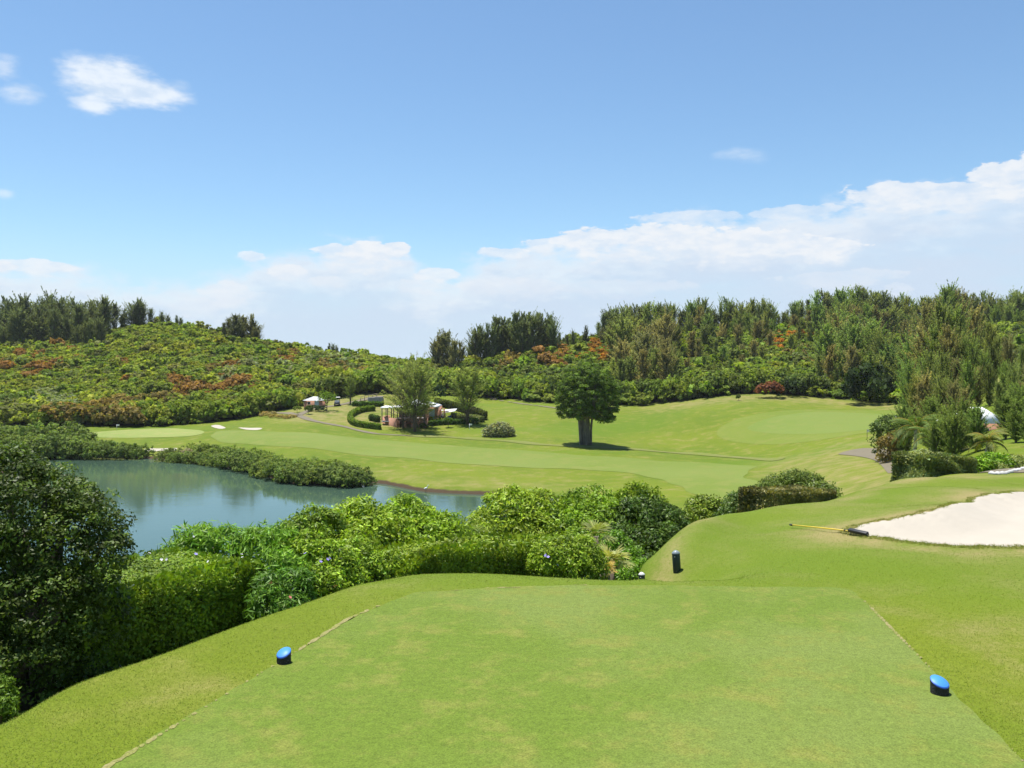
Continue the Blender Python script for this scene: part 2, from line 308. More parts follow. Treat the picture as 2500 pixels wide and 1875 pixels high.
#        u :  edge            below          slope        valley        shore         bank         mid            path           rise          foot          midhill        ridge        behind
T = {
 -1300: [(7.0,11.6),(9.0,10.6),(30,3),(42,-1.6),(130,-.5),(132,.45),(150,1.5),(158,2),(162,2.2),(168,3),(230,13),(300,21.5),(380,16)],
   -50: [(7.6,11.7),(9.2,10.9),(30,3),(42,-1.6),(134,-.45),(136,.45),(146,1.4),(154,1.7),(160,2),(167,2.6),(222,10.5),(300,22),(380,16)],
   200: [(8.75,11.72),(10.2,11.0),(30,3),(42,-1.6),(136,-.45),(138,.45),(146,1.4),(156,zz(1058,156)),(163,zz(1052,163)),(170,2.4),(225,zz(940,225)),(300,zz(832,300)),(380,20)],
   400: [(9.6,11.72),(11,11.0),(31,3),(43,-1.6),(133,-.45),(135,.45),(146,1.6),(158,zz(1058,158)),(166,zz(1048,166)),(174,zz(1038,174)),(232,zz(915,232)),(300,zz(802,300)),(380,20)],
   560: [(10.5,11.72),(12,11.1),(32,3),(44,-1.6),(123,-.45),(125,.45),(140,1.8),(158,zz(1052,158)),(168,zz(1040,168)),(180,zz(1022,180)),(236,zz(905,236)),(300,zz(833,300)),(380,18)],
   750: [(11.7,11.72),(13.2,11.1),(33,3),(45,-1.6),(105.5,-.45),(107.5,.45),(134,zz(1085,134)),(158,zz(1040,158)),(176,zz(1010,176)),(192,zz(990,192)),(236,zz(915,236)),(285,zz(862,285)),(360,12)],
   900: [(12.8,11.75),(14.3,11.1),(34,3),(46,-1.6),(107,-.45),(109,.45),(134,zz(1092,134)),(157,zz(1048,157)),(185,zz(992,185)),(205,zz(966,205)),(238,zz(915,238)),(275,zz(882,275)),(350,8)],
  1050: [(13.2,11.75),(14.7,11.0),(35,3),(46,-1.6),(99,-.45),(101,.45),(128,zz(1108,128)),(152,zz(1062,152)),(182,zz(1002,182)),(208,zz(965,208)),(236,zz(930,236)),(268,zz(902,268)),(340,5)],
  1230: [(12.95,11.8),(14.3,11.0),(34,3),(46,-1.6),(96.5,-.45),(98.5,.45),(124,zz(1120,124)),(146,zz(1078,146)),(182,zz(1008,182)),(210,zz(970,210)),(238,zz(925,238)),(268,zz(878,268)),(340,12)],
  1430: [(12.7,11.8),(14.2,10.6),(34,3),(46,-1.),(92.5,-.45),(94.5,.45),(118,zz(1140,118)),(144,zz(1080,144)),(170,zz(1025,170)),(192,zz(993,192)),(235,zz(920,235)),(290,zz(838,290)),(360,20)],
  1528: [(12.6,11.82),(14.6,10.0),(30,5),(46,.5),(86,.1),(90,.6),(113,zz(1148,113)),(139,zz(1093,139)),(167,zz(1025,167)),(190,zz(989,190)),(238,zz(908,238)),(300,zz(828,300)),(370,24)],
  1562: [(12.8,11.8),(16.2,zz(1391,16.2)),(23,7.6),(46,.8),(86,.2),(90,.6),(112,zz(1150,112)),(138,zz(1095,138)),(166,zz(1025,166)),(190,zz(988,190)),(238,zz(905,238)),(300,zz(826,300)),(370,26)],
  1600: [(13.0,11.72),(16.6,zz(1357,16.6)),(24,8),(46,1.5),(82,.7),(88,.9),(110,zz(1155,110)),(136,zz(1100,136)),(164,zz(1025,164)),(189,zz(983,189)),(238,zz(900,238)),(300,zz(824,300)),(370,28)],
  1650: [(13.6,11.52),(17.4,zz(1313,17.4)),(26,8),(46,2),(80,1.1),(86,1.2),(107,zz(1160,107)),(134,zz(1104,134)),(162,zz(1022,162)),(188,zz(977,188)),(238,zz(895,238)),(300,zz(822,300)),(370,28)],
  1705: [(14.2,11.45),(18.2,zz(1274,18.2)),(28,8),(46,2.4),(78,1.3),(84,1.3),(104,zz(1165,104)),(131,zz(1108,131)),(160,zz(1018,160)),(188,zz(970,188)),(238,zz(890,238)),(300,zz(818,300)),(370,28)],
  1850: [(14.4,11.65),(20.5,zz(1257,20.5)),(31,8),(46,3),(72,1.8),(80,1.6),(98,zz(1180,98)),(124,zz(1113,124)),(150,zz(1025,150)),(186,zz(962,186)),(240,zz(888,240)),(300,zz(812,300)),(370,30)],
  2050: [(14.6,11.86),(24,zz(1213,24)),(34,8.2),(46,5),(66,4),(72,3.75),(88,zz(1152,88)),(106,zz(1112,106)),(140,zz(1030,140)),(178,zz(973,178)),(238,zz(884,238)),(300,zz(800,300)),(370,32)],
  2200: [(15,11.95),(29,zz(1175,29)),(38,8.6),(48,6.8),(60,6),(68,5.7),(78,zz(1140,78)),(92,zz(1106,92)),(122,zz(1052,122)),(160,zz(985,160)),(235,zz(880,235)),(300,zz(798,300)),(370,32)],
  2320: [(15,12.0),(32,zz(1162,32)),(40,9.4),(48,8.2),(56,7.8),(64,7.6),(74,7.6),(88,7.8),(115,8.5),(150,10),(225,20),(300,zz(798,300)),(370,32)],
  2500: [(15,12.0),(34,zz(1155,34)),(42,10),(50,9.3),(58,9),(66,9),(76,9.2),(90,9.8),(115,11.5),(150,14),(225,23),(300,zz(800,300)),(370,32)],
  3800: [(15,12.0),(34,11.3),(42,10.6),(50,10),(58,10),(66,10),(76,10.5),(90,11),(115,12.5),(150,15),(225,24),(300,32),(370,30)],
}
def pchip(xk, yk, x):
    xk = np.asarray(xk, float); yk = np.asarray(yk, float); h = np.diff(xk); dl = np.diff(yk)/h
    m = np.zeros(len(xk)); m[0] = dl[0]; m[-1] = dl[-1]
    for i in range(1, len(xk)-1):
        if dl[i-1]*dl[i] > 0:
            w1 = 2*h[i]+h[i-1]; w2 = h[i]+2*h[i-1]; m[i] = (w1+w2)/(w1/dl[i-1]+w2/dl[i])
    i = np.clip(np.searchsorted(xk, x)-1, 0, len(h)-1); t = (x-xk[i])/h[i]
    t = np.clip(t, 0, 1)
    return (2*t**3-3*t**2+1)*yk[i]+(t**3-2*t**2+t)*h[i]*m[i]+(-2*t**3+3*t**2)*yk[i+1]+(t**3-t**2)*h[i]*m[i+1]
us = np.array(sorted(T)); K = len(T[0 if 0 in T else 400])
UG = np.arange(-1300, 3801, 10.); LD = np.log(np.concatenate([np.geomspace(.3, 5, 40)[:-1], np.geomspace(5, 400, 560)[:-1], np.geomspace(400, 4000, 30)]))
KD = np.stack([pchip(us, [T[u][k][0] for u in us], UG) for k in range(K)]); KZ = np.stack([pchip(us, [T[u][k][1] for u in us], UG) for k in range(K)])
GZ = np.zeros((len(UG), len(LD)))
for i in range(len(UG)):
    f_ = min(11.6, KD[0, i]*.9); xk = np.concatenate([[.3, f_], KD[:, i], [700, 7000]])
    yk = np.concatenate([[12.0, 12.0], KZ[:, i], [-3, -4]])
    GZ[i] = pchip(np.log(xk), yk, LD)
def lookup(u, ld):
    u = np.clip((u-UG[0])/10., 0, len(UG)-1.001); i = u.astype(int); fu = u-i
    j = np.clip(np.searchsorted(LD, ld)-1, 0, len(LD)-2); fd = np.clip((ld-LD[j])/(LD[j+1]-LD[j]), 0, 1)
    return (GZ[i, j]*(1-fu)*(1-fd)+GZ[i+1, j]*fu*(1-fd)+GZ[i, j+1]*(1-fu)*fd+GZ[i+1, j+1]*fu*fd)
def smooth(a, b, x):
    t = np.clip((x-a)/(b-a), 0, 1); return t*t*(3-2*t)
def polar(x, y):
    th = np.clip(np.arctan2(x, y), -R(50), R(50)); r = np.hypot(x, y)
    return 1250+F*np.tan(th), np.maximum(r*np.cos(th), .31)
EXTRA = []
def H(x, y):
    x = np.asarray(x, float); y = np.asarray(y, float)
    u, d = polar(x, y); z = lookup(u, np.log(d))
    wv = smooth(105, 135, d)*(1-smooth(300, 420, d))
    z = z+wv*(.28*np.sin(x*.13+1.3*np.sin(y*.05))+.22*np.sin(y*.11+x*.05))
    wn = smooth(10, 15, d)*(1-smooth(30, 60, d))
    z = z+wn*(.05*np.sin(x*1.1+y*.6)+.04*np.sin(y*1.3-x*.4+1))
    z = z-.42*np.exp(-((x-2.29)/.75)**2-((y-14.9)/.85)**2)          # hollow where the lower path light stands
    for f in EXTRA: z = z+f(x, y)
    return z
DD = np.geomspace(3, 420, 4000)
def ground(px, py):
    x = (px-1250)/F*DD; z = zz(py, DD); h = H(x, DD); k = np.argmax(z < h)
    if k == 0: k = len(DD)-1
    a = z[k-1]-h[k-1]; b = h[k]-z[k]; t = a/(a+b+1e-9); d = DD[k-1]*(1-t)+DD[k]*t
    return Vector(((px-1250)/F*d, d, float(H((px-1250)/F*d, d))))
def at(px, d, dz=0.):
    x = (px-1250)/F*d; return Vector((x, d, float(H(x, d))+dz))
def W(px, py, d): return Vector(((px-1250)/F*d, d, zz(py, d)))
def catmull(P, n=8, closed=True):
    P = np.asarray(P, float); out = []; N = len(P); rngi = range(N) if closed else range(N-1)
    for i in rngi:
        if closed: a, b, c, d = P[(i-1) % N], P[i], P[(i+1) % N], P[(i+2) % N]
        else: a, b, c, d = P[max(i-1, 0)], P[i], P[i+1], P[min(i+2, N-1)]
        for t in np.linspace(0, 1, n, endpoint=False):
            out.append(.5*((2*b)+(-a+c)*t+(2*a-5*b+4*c-d)*t*t+(-a+3*b-3*c+d)*t**3))
    if not closed: out.append(P[-1])
    return np.array(out)
def sdf(poly, x, y):
    """signed distance in plan, > 0 inside"""
    x = np.asarray(x, float); y = np.asarray(y, float); D = np.full(x.shape, 1e9); ins = np.zeros(x.shape, bool)
    n = len(poly)
    for i in range(n):
        ax, ay = poly[i]; bx, by = poly[(i+1) % n]; ex, ey = bx-ax, by-ay
        t = np.clip(((x-ax)*ex+(y-ay)*ey)/(ex*ex+ey*ey+1e-12), 0, 1)
        D = np.minimum(D, np.hypot(x-ax-t*ex, y-ay-t*ey))
        c = ((ay > y) != (by > y)) & (x < (bx-ax)*(y-ay)/(by-ay+1e-12)+ax); ins ^= c
    return np.where(ins, D, -D)
def linesd(line, width, x, y):
    D = np.full(np.shape(x), 1e9)
    wd = np.broadcast_to(np.asarray(width, float), (len(line),))
    for i in range(len(line)-1):
        ax, ay = line[i]; bx, by = line[i+1]; ex, ey = bx-ax, by-ay
        t = np.clip(((x-ax)*ex+(y-ay)*ey)/(ex*ex+ey*ey+1e-12), 0, 1)
        D = np.minimum(D, np.hypot(x-ax-t*ex, y-ay-t*ey)-(wd[i]*(1-t)+wd[i+1]*t)/2)
    return -D
def gpoly(P, n=6, closed=True): return catmull([tuple(ground(a, b))[:2] for a, b in P], n, closed)
tee_poly = catmull([((px-1250)/F*(3*F/(py-HOR)), 3*F/(py-HOR)) for px, py in
     [(1005,1450),(1060,1444),(1300,1433),(1560,1431),(1850,1433),(2050,1437),(2110,1470),(2220,1580),(2350,1712),(2500,1862),(2780,2250),(2800,2800),(-200,2800),(-60,2250),(262,1875),(560,1692),(760,1570),(900,1492)]], 5)
bunker = [(2074,1305),(2098,1290),(2134,1281),(2206,1269),(2253,1258),(2315,1240),(2387,1220),(2459,1209),(2500,1205),(2640,1197),(2800,1215),(2830,1290),(2760,1335),(2620,1343),(2500,1340),(2400,1340),(2315,1338),(2242,1331),(2170,1321),(2116,1314)]
bunker = gpoly(bunker, 6)
# ragged sand edge
bn = len(bunker); ang = np.arange(bn); bunker = bunker+np.stack([.05*np.sin(ang*1.7)+.04*np.sin(ang*4.1), .08*np.sin(ang*2.3+1)+.04*np.cos(ang*5.3)], 1)
fair = gpoly([(540,1052),(700,1055),(850,1066),(1000,1080),(1250,1098),(1500,1116),(1700,1129),(1800,1136),(1848,1139),(1822,1152),(1812,1166),(1850,1178),(1870,1196),(1845,1225),(1800,1250),(1745,1240),(1700,1212),(1640,1180),(1560,1158),(1400,1146),(1200,1138),(1000,1120),(800,1100),(640,1088),(520,1072)])
green_l = gpoly([(185,1063),(260,1053),(340,1048),(420,1046),(480,1050),(499,1056),(470,1064),(380,1068),(260,1069)])
green_r = gpoly([(1828,1050),(1850,1030),(1920,1013),(1996,1006),(2080,1008),(2150,1012),(2195,1028),(2180,1044),(2050,1056),(1930,1060)])
sand_a = gpoly([(515,1040),(535,1038),(551,1045),(535,1047)]); sand_b = gpoly([(580,1044),(610,1045),(640,1045),(630,1050),(600,1049)])
sand_c = gpoly([(356,1096),(400,1095),(430,1094),(430,1100),(400,1101),(356,1102)])
path_a = gpoly([(640,1005),(700,1009),(727,1015),(759,1026),(800,1035),(841,1042),(883,1053),(926,1060),(1000,1064)], 5, False)
path_a2 = gpoly([(1000,1064),(1120,1069),(1225,1076),(1330,1086),(1430,1091),(1560,1098),(1700,1109),(1800,1117),(1890,1123)], 5, False)
path_b = gpoly([(727,1015),(760,1000),(800,993),(823,990),(860,982),(890,976),(930,968)], 5, False)
path_c = gpoly([(1185,965),(1206,975),(1245,982),(1280,987),(1345,995),(1400,1003)], 5, False)
path_d = gpoly([(2080,1103),(2120,1106),(2160,1112),(2195,1122),(2215,1140)], 5, False)
path_e = gpoly([(2440,1149),(2480,1146),(2560,1140),(2700,1140)], 5, False)
EXTRA.append(lambda x, y: -.22*smooth(0., 1.1, sdf(bunker, x, y))+.05*np.exp(-(sdf(bunker, x, y)/.25)**2) if np.max(y) > 8 else 0.)
# ------------------------------------------------------------------ ground mesh
uu = np.arange(-300, 2801, 4.); th = np.arctan((uu-1250)/F)
o1 = np.arange(th[-1]+R(1.5), math.pi*2+th[0]-R(1), R(3.)); th = np.concatenate([th, o1])
rr = np.concatenate([np.geomspace(.4, 4, 30)[:-1], np.geomspace(4, 380, 470)[:-1], np.geomspace(380, 3600, 40)])
TH, RR = np.meshgrid(th, rr, indexing='ij'); GX = RR*np.sin(TH)/np.maximum(np.cos(TH), .55); GY = RR*np.cos(TH)/np.maximum(np.cos(TH), .55)
_e = EXTRA[:]; EXTRA.clear(); GZZ = H(GX, GY); EXTRA.extend(_e)
sel = (GX > 4) & (GX < 30) & (GY > 8) & (GY < 40)
bs = np.full(GX.shape, -9.); bs[sel] = sdf(bunker, GX[sel], GY[sel]); GZZ = GZZ-.22*smooth(0., 1.1, bs)+.05*np.exp(-(bs/.25)**2)
nT, nR = GX.shape; GV = np.stack([GX, GY, GZZ], -1).reshape(-1, 3)
ii, jj = np.meshgrid(np.arange(nT), np.arange(nR-1), indexing='ij'); i2 = (ii+1) % nT
GQ = np.stack([ii*nR+jj, ii*nR+jj+1, i2*nR+jj+1, i2*nR+jj], -1).reshape(-1, 4)
U, D = polar(GX, GY); foot = pchip(UG, KD[9], np.clip(U, -1300, 3800)) if False else np.interp(U, UG, KD[9])
edge_d = np.interp(U, UG, KD[0]); below_d = np.interp(U, UG, KD[1]); val_d = np.interp(U, UG, KD[3])
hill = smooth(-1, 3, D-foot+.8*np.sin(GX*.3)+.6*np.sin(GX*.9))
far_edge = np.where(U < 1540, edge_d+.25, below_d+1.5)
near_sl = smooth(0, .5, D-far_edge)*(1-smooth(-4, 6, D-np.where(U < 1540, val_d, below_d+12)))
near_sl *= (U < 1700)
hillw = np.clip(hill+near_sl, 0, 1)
bs2 = np.abs(bs+.35); dry = np.where(bs > -8.9, np.exp(-(np.maximum(-bs-.1, 0)/1.1)**2), 0)
# dry strip beyond the bunker, worn spur and knoll
dry = np.maximum(dry, .8*np.exp(-((D-np.interp(U, UG, KD[1])+1.6)/1.6)**2)*smooth(1850, 2150, U)*(D > 14)*(D < 40))
dry = np.maximum(dry, .9*np.exp(-((U-1615-(D-15)*18)/40)**2)*(D > 13.5)*(D < 20))
dry = np.maximum(dry, .55*smooth(1800, 1900, U)*(1-smooth(2150, 2260, U))*smooth(64, 72, D)*(1-smooth(112, 122, D)))
dry = np.maximum(dry, .75*np.exp(-((D-foot+7)/7)**2)*smooth(1500, 1650, U)); dry = np.maximum(dry, .8*smooth(640, 740, U)*(1-smooth(1000, 1060, U))*smooth(158, 166, D)*(1-hill))
dry = np.maximum(dry, .35*np.exp(-((D-np.interp(U, UG, KD[5])-3)/3)**2)*(U < 1500))
col = np.stack([hillw, np.clip(dry, 0, 1), np.zeros_like(dry)], -1).reshape(-1, 3)
g = obj('ground', mesh('ground', GV, GQ, M_rough, col, smooth=True)); tag(g, kind='structure')
def sheet(name, sd_, mat, off=.006, lift=None):
    """part of the ground surface where sd_ > 0, cut exactly at 0 and laid a few millimetres above"""
    s = sd_.reshape(-1); q = GQ[(s[GQ] > 0).any(1)]
    tri = np.concatenate([q[:, [0, 1, 2]], q[:, [0, 2, 3]]]); V = []; Fq = []; idx = {}
    up = off*(1+np.hypot(GV[:, 0], GV[:, 1])*.03)
    P = GV.copy(); P[:, 2] += up
    if lift is not None: P[:, 2] += lift.reshape(-1)
    def vid(key, p):
        k = idx.get(key)
        if k is None: k = idx[key] = len(V); V.append(p)
        return k
    for t in tri:
        a = s[t]; ring = []
        for k in range(3):
            i, j = int(t[k]), int(t[(k+1) % 3])
            if s[i] > 0: ring.append(vid((i,), P[i]))
            if (s[i] > 0) != (s[j] > 0):
                f = s[i]/(s[i]-s[j]); ring.append(vid((min(i, j), max(i, j)), P[i]*(1-f)+P[j]*f))
        if len(ring) == 3: Fq.append((ring[0], ring[1], ring[2]))
        elif len(ring) == 4: Fq += [(ring[0], ring[1], ring[2]), (ring[0], ring[2], ring[3])]
    Vn = np.array(V); Fn = np.array(Fq)
    a = Vn[Fn[:, 1]]-Vn[Fn[:, 0]]; b = Vn[Fn[:, 2]]-Vn[Fn[:, 0]]
    fl = np.cross(a, b)[:, 2] < 0; Fn[fl] = Fn[fl][:, ::-1]
    o = obj(name, mesh(name, Vn, Fn, mat, smooth=True)); tag(o, kind='structure'); return o
def sd_on(fn, box):
    m = (GX > box[0]) & (GX < box[1]) & (GY > box[2]) & (GY < box[3]); s = np.full(GX.shape, -1.); s[m] = fn(GX[m], GY[m]); return s
def bb(P, m=3): return (P[:, 0].min()-m, P[:, 0].max()+m, P[:, 1].min()-m, P[:, 1].max()+m)
tee_s = sd_on(lambda x, y: sdf(tee_poly, x, y)+.012*np.sin(x*9)+.01*np.sin(y*13), bb(tee_poly))
sheet('tee', tee_s, M_tee)
sheet('bunker_sand', np.where(bs > -8.9, bs+.02*np.sin(GX*11)+.03*np.sin(GX*5+GY*3), -1), M_sand, .004)
sheet('fairway', sd_on(lambda x, y: sdf(fair, x, y)+.3*np.sin(x*.5)+.2*np.sin(y*.9), bb(fair)), M_fair)
M_apron = turf('apron_turf', (.18, .245, .03), (.205, .26, .038), (.23, .265, .05), fine=.2)
sheet('fairway', sd_on(lambda x, y: sdf(green_r, x, y)+4.5+.8*np.sin(x*.2), bb(green_r, 9)), M_apron, .004)
sheet('putting_green', sd_on(lambda x, y: sdf(green_l, x, y), bb(green_l)), M_greendry)
sheet('putting_green', sd_on(lambda x, y: sdf(green_r, x, y), bb(green_r)), M_green)
for p in (sand_a, sand_b, sand_c): sheet('bunker_sand', sd_on(lambda x, y: sdf(p, x, y), bb(p)), M_sand)
for p, wd, m in ((path_a, 1.5, M_path), (path_b, 1.9, M_path), (path_c, 1.2, M_path), (path_d, 3.4, M_path), (path_e, 2., M_path)):
    sheet('cart_path', sd_on(lambda x, y: linesd(p, wd, x, y)+.1*np.sin(x*.9), bb(p)), m, .012)
sheet('cart_path', sd_on(lambda x, y: linesd(path_a2, 2.4, x, y)+.35*np.sin(x*.7), bb(path_a2)), M_worn, .012)
seam_l = np.array([((px-1250)/F*(3*F/(py-HOR)), 3*F/(py-HOR)) for px, py in [(200,1912),(262,1875),(410,1784),(560,1692),(650,1637),(760,1570),(850,1512),(930,1478)]])
seam_t = np.array([((px-1250)/F*(3*F/(py-HOR)), 3*F/(py-HOR)) for px, py in [(1003,1451),(1060,1445),(1180,1438),(1300,1434),(1430,1432)]])
seam_r = np.array([((px-1250)/F*(3*F/(py-HOR)), 3*F/(py-HOR)) for px, py in [(2110,1468),(2220,1580),(2350,1712),(2500,1862),(2600,1985)]])
rag = lambda x, y, a=1: .012*np.sin(x*31+y*17)+.012*np.sin(y*47-x*13)+.008*np.sin(x*90+y*61)
for l, wd, th_ in ((seam_l, .026, 0), (seam_t, .028, 0), (seam_r, .010, 0)):
    sheet('turf_seam', sd_on(lambda x, y: linesd(l, wd, x, y)+rag(x, y)*.55+.012*np.sin(y*1.1+x*2+1)+.004, bb(l, .5)), M_seam, .009)
# ------------------------------------------------------------------ water
m, t = newmat('lake_water')
P = t.node('ShaderNodeNewGeometry').outputs['Position']
mp = t.node('ShaderNodeMapping', {'Vector': P, 'Scale': (.55, 1.0, 1)}).outputs[0]
h = t.math('ADD', t.math('MULTIPLY', t.noise(mp, 1.6, 4, .6), 1.), t.math('MULTIPLY', t.noise(mp, .25, 2), 1.2))
b = t.node('ShaderNodeBump', {'Strength': .10, 'Distance': .06, 'Height': h})
wc = t.mix(t.sstep(t.noise(P, .03, 2), .35, .65), (.044, .08, .055), (.054, .095, .066))
finish(t, t.node('ShaderNodeBsdfPrincipled', {'Base Color': wc, 'Roughness': .05, 'IOR': 1.33, 'Specular IOR Level': .5, 'Normal': b.outputs[0]}).outputs[0])
M_water = m
rw = np.array([.0, 20, 60, 200, 1000, 3600.]); aw = np.linspace(0, 2*np.pi, 64, endpoint=False)
V = [[0, 0, 0]]+[[r*math.sin(a), r*math.cos(a), 0] for r in rw[1:] for a in aw]
f3 = [[0, 1+(k+1) % 64, 1+k] for k in range(64)]; f4 = [[1+i*64+k, 1+i*64+(k+1) % 64, 1+(i+1)*64+(k+1) % 64, 1+(i+1)*64+k] for i in range(len(rw)-2) for k in range(64)]
tag(obj('water', mesh('water', np.array(V, float), [np.array(f3), np.array(f4)], M_water)), kind='structure')
# ------------------------------------------------------------------ foliage tools
def unit(v): return v/(np.linalg.norm(v, axis=-1, keepdims=True)+1e-9)
def leafquads(P, N, L, Wd, axis=None, fold=.25, spread=1.):
    """one diamond leaf per point: P centre, N facing, L half length, Wd half width"""
    n = len(P); N = unit(N); rnd = rng.normal(size=(n, 3))
    if axis is not None: rnd = axis+rnd*spread
    A = unit(rnd-N*(rnd*N).sum(1)[:, None]); B = np.cross(N, A)
    L = np.broadcast_to(L, (n,))[:, None]; Wd = np.broadcast_to(Wd, (n,))[:, None]
    V = np.stack([P-A*L, P+B*Wd-N*fold*Wd+A*L*.1, P+A*L, P-B*Wd-N*fold*Wd+A*L*.1], 1).reshape(-1, 3)
    return V, np.arange(4*n).reshape(-1, 4)
def leafcol(n, base, var=.18, hue=.12):
    b = np.asarray(base, float); k = rng.normal(1, var, (n, 1)).clip(.45, 1.8); h = rng.normal(0, hue, (n, 1))
    c = b*k*np.concatenate([1+h, 1+h*.3, 1-h*.8], 1)
    return np.repeat(c.clip(.004, .9), 4, axis=0)
def on_lobes(lobes, n, inner=.3, flat=1., low=-.55, rj=.10):
    """points and outward normals on and inside a union of ellipsoids (centre, radius3)"""
    C = np.array([l[0] for l in lobes], float); Rr = np.array([np.broadcast_to(l[1], 3) for l in lobes], float)
    wgt = (Rr[:, 0]*Rr[:, 2]); idx = rng.choice(len(C), int(n*1.7)+8, p=wgt/wgt.sum())
    d = unit(rng.normal(size=(len(idx), 3))); d = d[d[:, 2] > low]; idx = idx[:len(d)]
    r = np.where(rng.random(len(d)) < inner, rng.uniform(.5, .9, len(d)), rng.normal(.97, rj, len(d)))
    P = C[idx]+d*Rr[idx]*r[:, None]; N = unit(d/Rr[idx])
    keep = np.ones(len(P), bool)
    for k in range(len(C)):
        q = (((P-C[k])/Rr[k])**2).sum(1); keep &= (q > .30) | (idx == k)
    P, N = P[keep][:n], N[keep][:n]
    return P, N
def crown_clumps(lobes, n_clump, clump_r, n_leaf, leaf, aspect=.5, col=(.06, .12, .02), jit=.55, cvar=.22, squash=.75, up=.25, inner=.15, var=.18, axis_out=0., hue=.1, low=-.4):
    """crown = many small leaf clumps spread over the lobes; every clump has its own tint"""
    PC, NC = on_lobes(lobes, n_clump, inner=inner, low=low, rj=.07)
    n = len(PC); kr = clump_r*rng.uniform(.6, 1.35, n); ids = np.repeat(np.arange(n), n_leaf)
    d = unit(rng.normal(size=(len(ids), 3))+NC[ids]*.8+np.array([0, 0, up]))
    P = PC[ids]+d*kr[ids][:, None]*np.array([1, 1, squash])*rng.uniform(.55, 1.05, (len(ids), 1))
    N = unit(d+rng.normal(size=d.shape)*jit+np.array([0, 0, .35]))
    L = leaf*rng.uniform(.7, 1.3, len(P))
    ax = (d*axis_out+np.array([0, 0, axis_out*.6])) if axis_out else None
    V, Q = leafquads(P, N, L, L*aspect, ax)
    tint = rng.normal(1, cvar, n).clip(.55, 1.7)[ids]; b = leafcol(len(P), col, var, hue)*np.repeat(tint, 4)[:, None]
    return V, Q, b
def join(parts):
    V = []; Q = []; C = []; o = 0
    for v, q, c in parts: V.append(v); Q.append(q+o); C.append(c); o += len(v)
    return np.concatenate(V), np.concatenate(Q), np.concatenate(C)
def stems(base, targets, r0, seed=0, mat=None, n=6):
    mb = MB(); rs = random.Random(seed)
    for tg in targets:
        b = Vector(base)+Vector((rs.uniform(-1, 1), rs.uniform(-1, 1), 0))*r0*.4; t = Vector(tg)
        mid = b.lerp(t, .5)+Vector((rs.uniform(-1, 1), rs.uniform(-1, 1), rs.uniform(-.5, 1)))*(t-b).length*.1
        pts = [Vector(base)-Vector((0, 0, r0*2)), b.lerp(mid, .6), mid, mid.lerp(t, .5), t]
        mb.tube(pts, [r0*1.2, r0, r0*.8, r0*.6, r0*.3], n)
    return mb
SHRUBS = []
def near_bush(name, label, cat, lobes, leaf, nclump, cr, nleaf, col, aspect=.45, mat=None, group=None, kw=None, stem_r=.045, base_d=None):
    """lobes given as (photo x, photo y, radius in photo px, depth m[, vertical squash])"""
    L = []
    for l in lobes:
        c = W(l[0], l[1], l[3]); r = l[2]/F*l[3]; sq = l[4] if len(l) > 4 else 1.
        L.append((np.array(c), np.array([r, r, r*sq])))
    cx = np.mean([l[0] for l in L], axis=0); b = Vector((cx[0], cx[1], float(H(cx[0], cx[1]))))
    rt = empty(name, b); tag(rt, label, cat, group)
    # carry the crown down to the ground so no bush hovers
    Lr = [(c-np.array(b), r) for c, r in L]
    Lg = []
    for c, r in L:
        z0 = float(H(c[0], c[1])); zb = c[2]-r[2]*.6
        while zb > z0+.15 and len(Lg) < 40:
            rz = min(r[2], max(.35, (zb-z0)*.6)); zb -= rz*.9; Lg.append((np.array([c[0]+random.uniform(-.2, .2)*r[0], c[1]+random.uniform(-.1, .3)*r[1], zb])-np.array(b), np.array([r[0]*.85, r[1]*.85, rz])))
    parts = [crown_clumps(Lr, nclump, cr, nleaf, leaf, aspect, col, **(kw or {}))]
    if Lg: parts.append(crown_clumps(Lg, int(nclump*.35), cr*1.2, nleaf, leaf*1.2, aspect, col, **(kw or {})))
    V, Q, C = join(parts); obj('foliage', mesh('foliage', V, Q, mat or M_gloss, C), rt)
    stems((0, 0, 0), [c for c, r in Lr], stem_r, seed=len(L)).build('stem', M_bark, rt, smooth=True)
    return rt
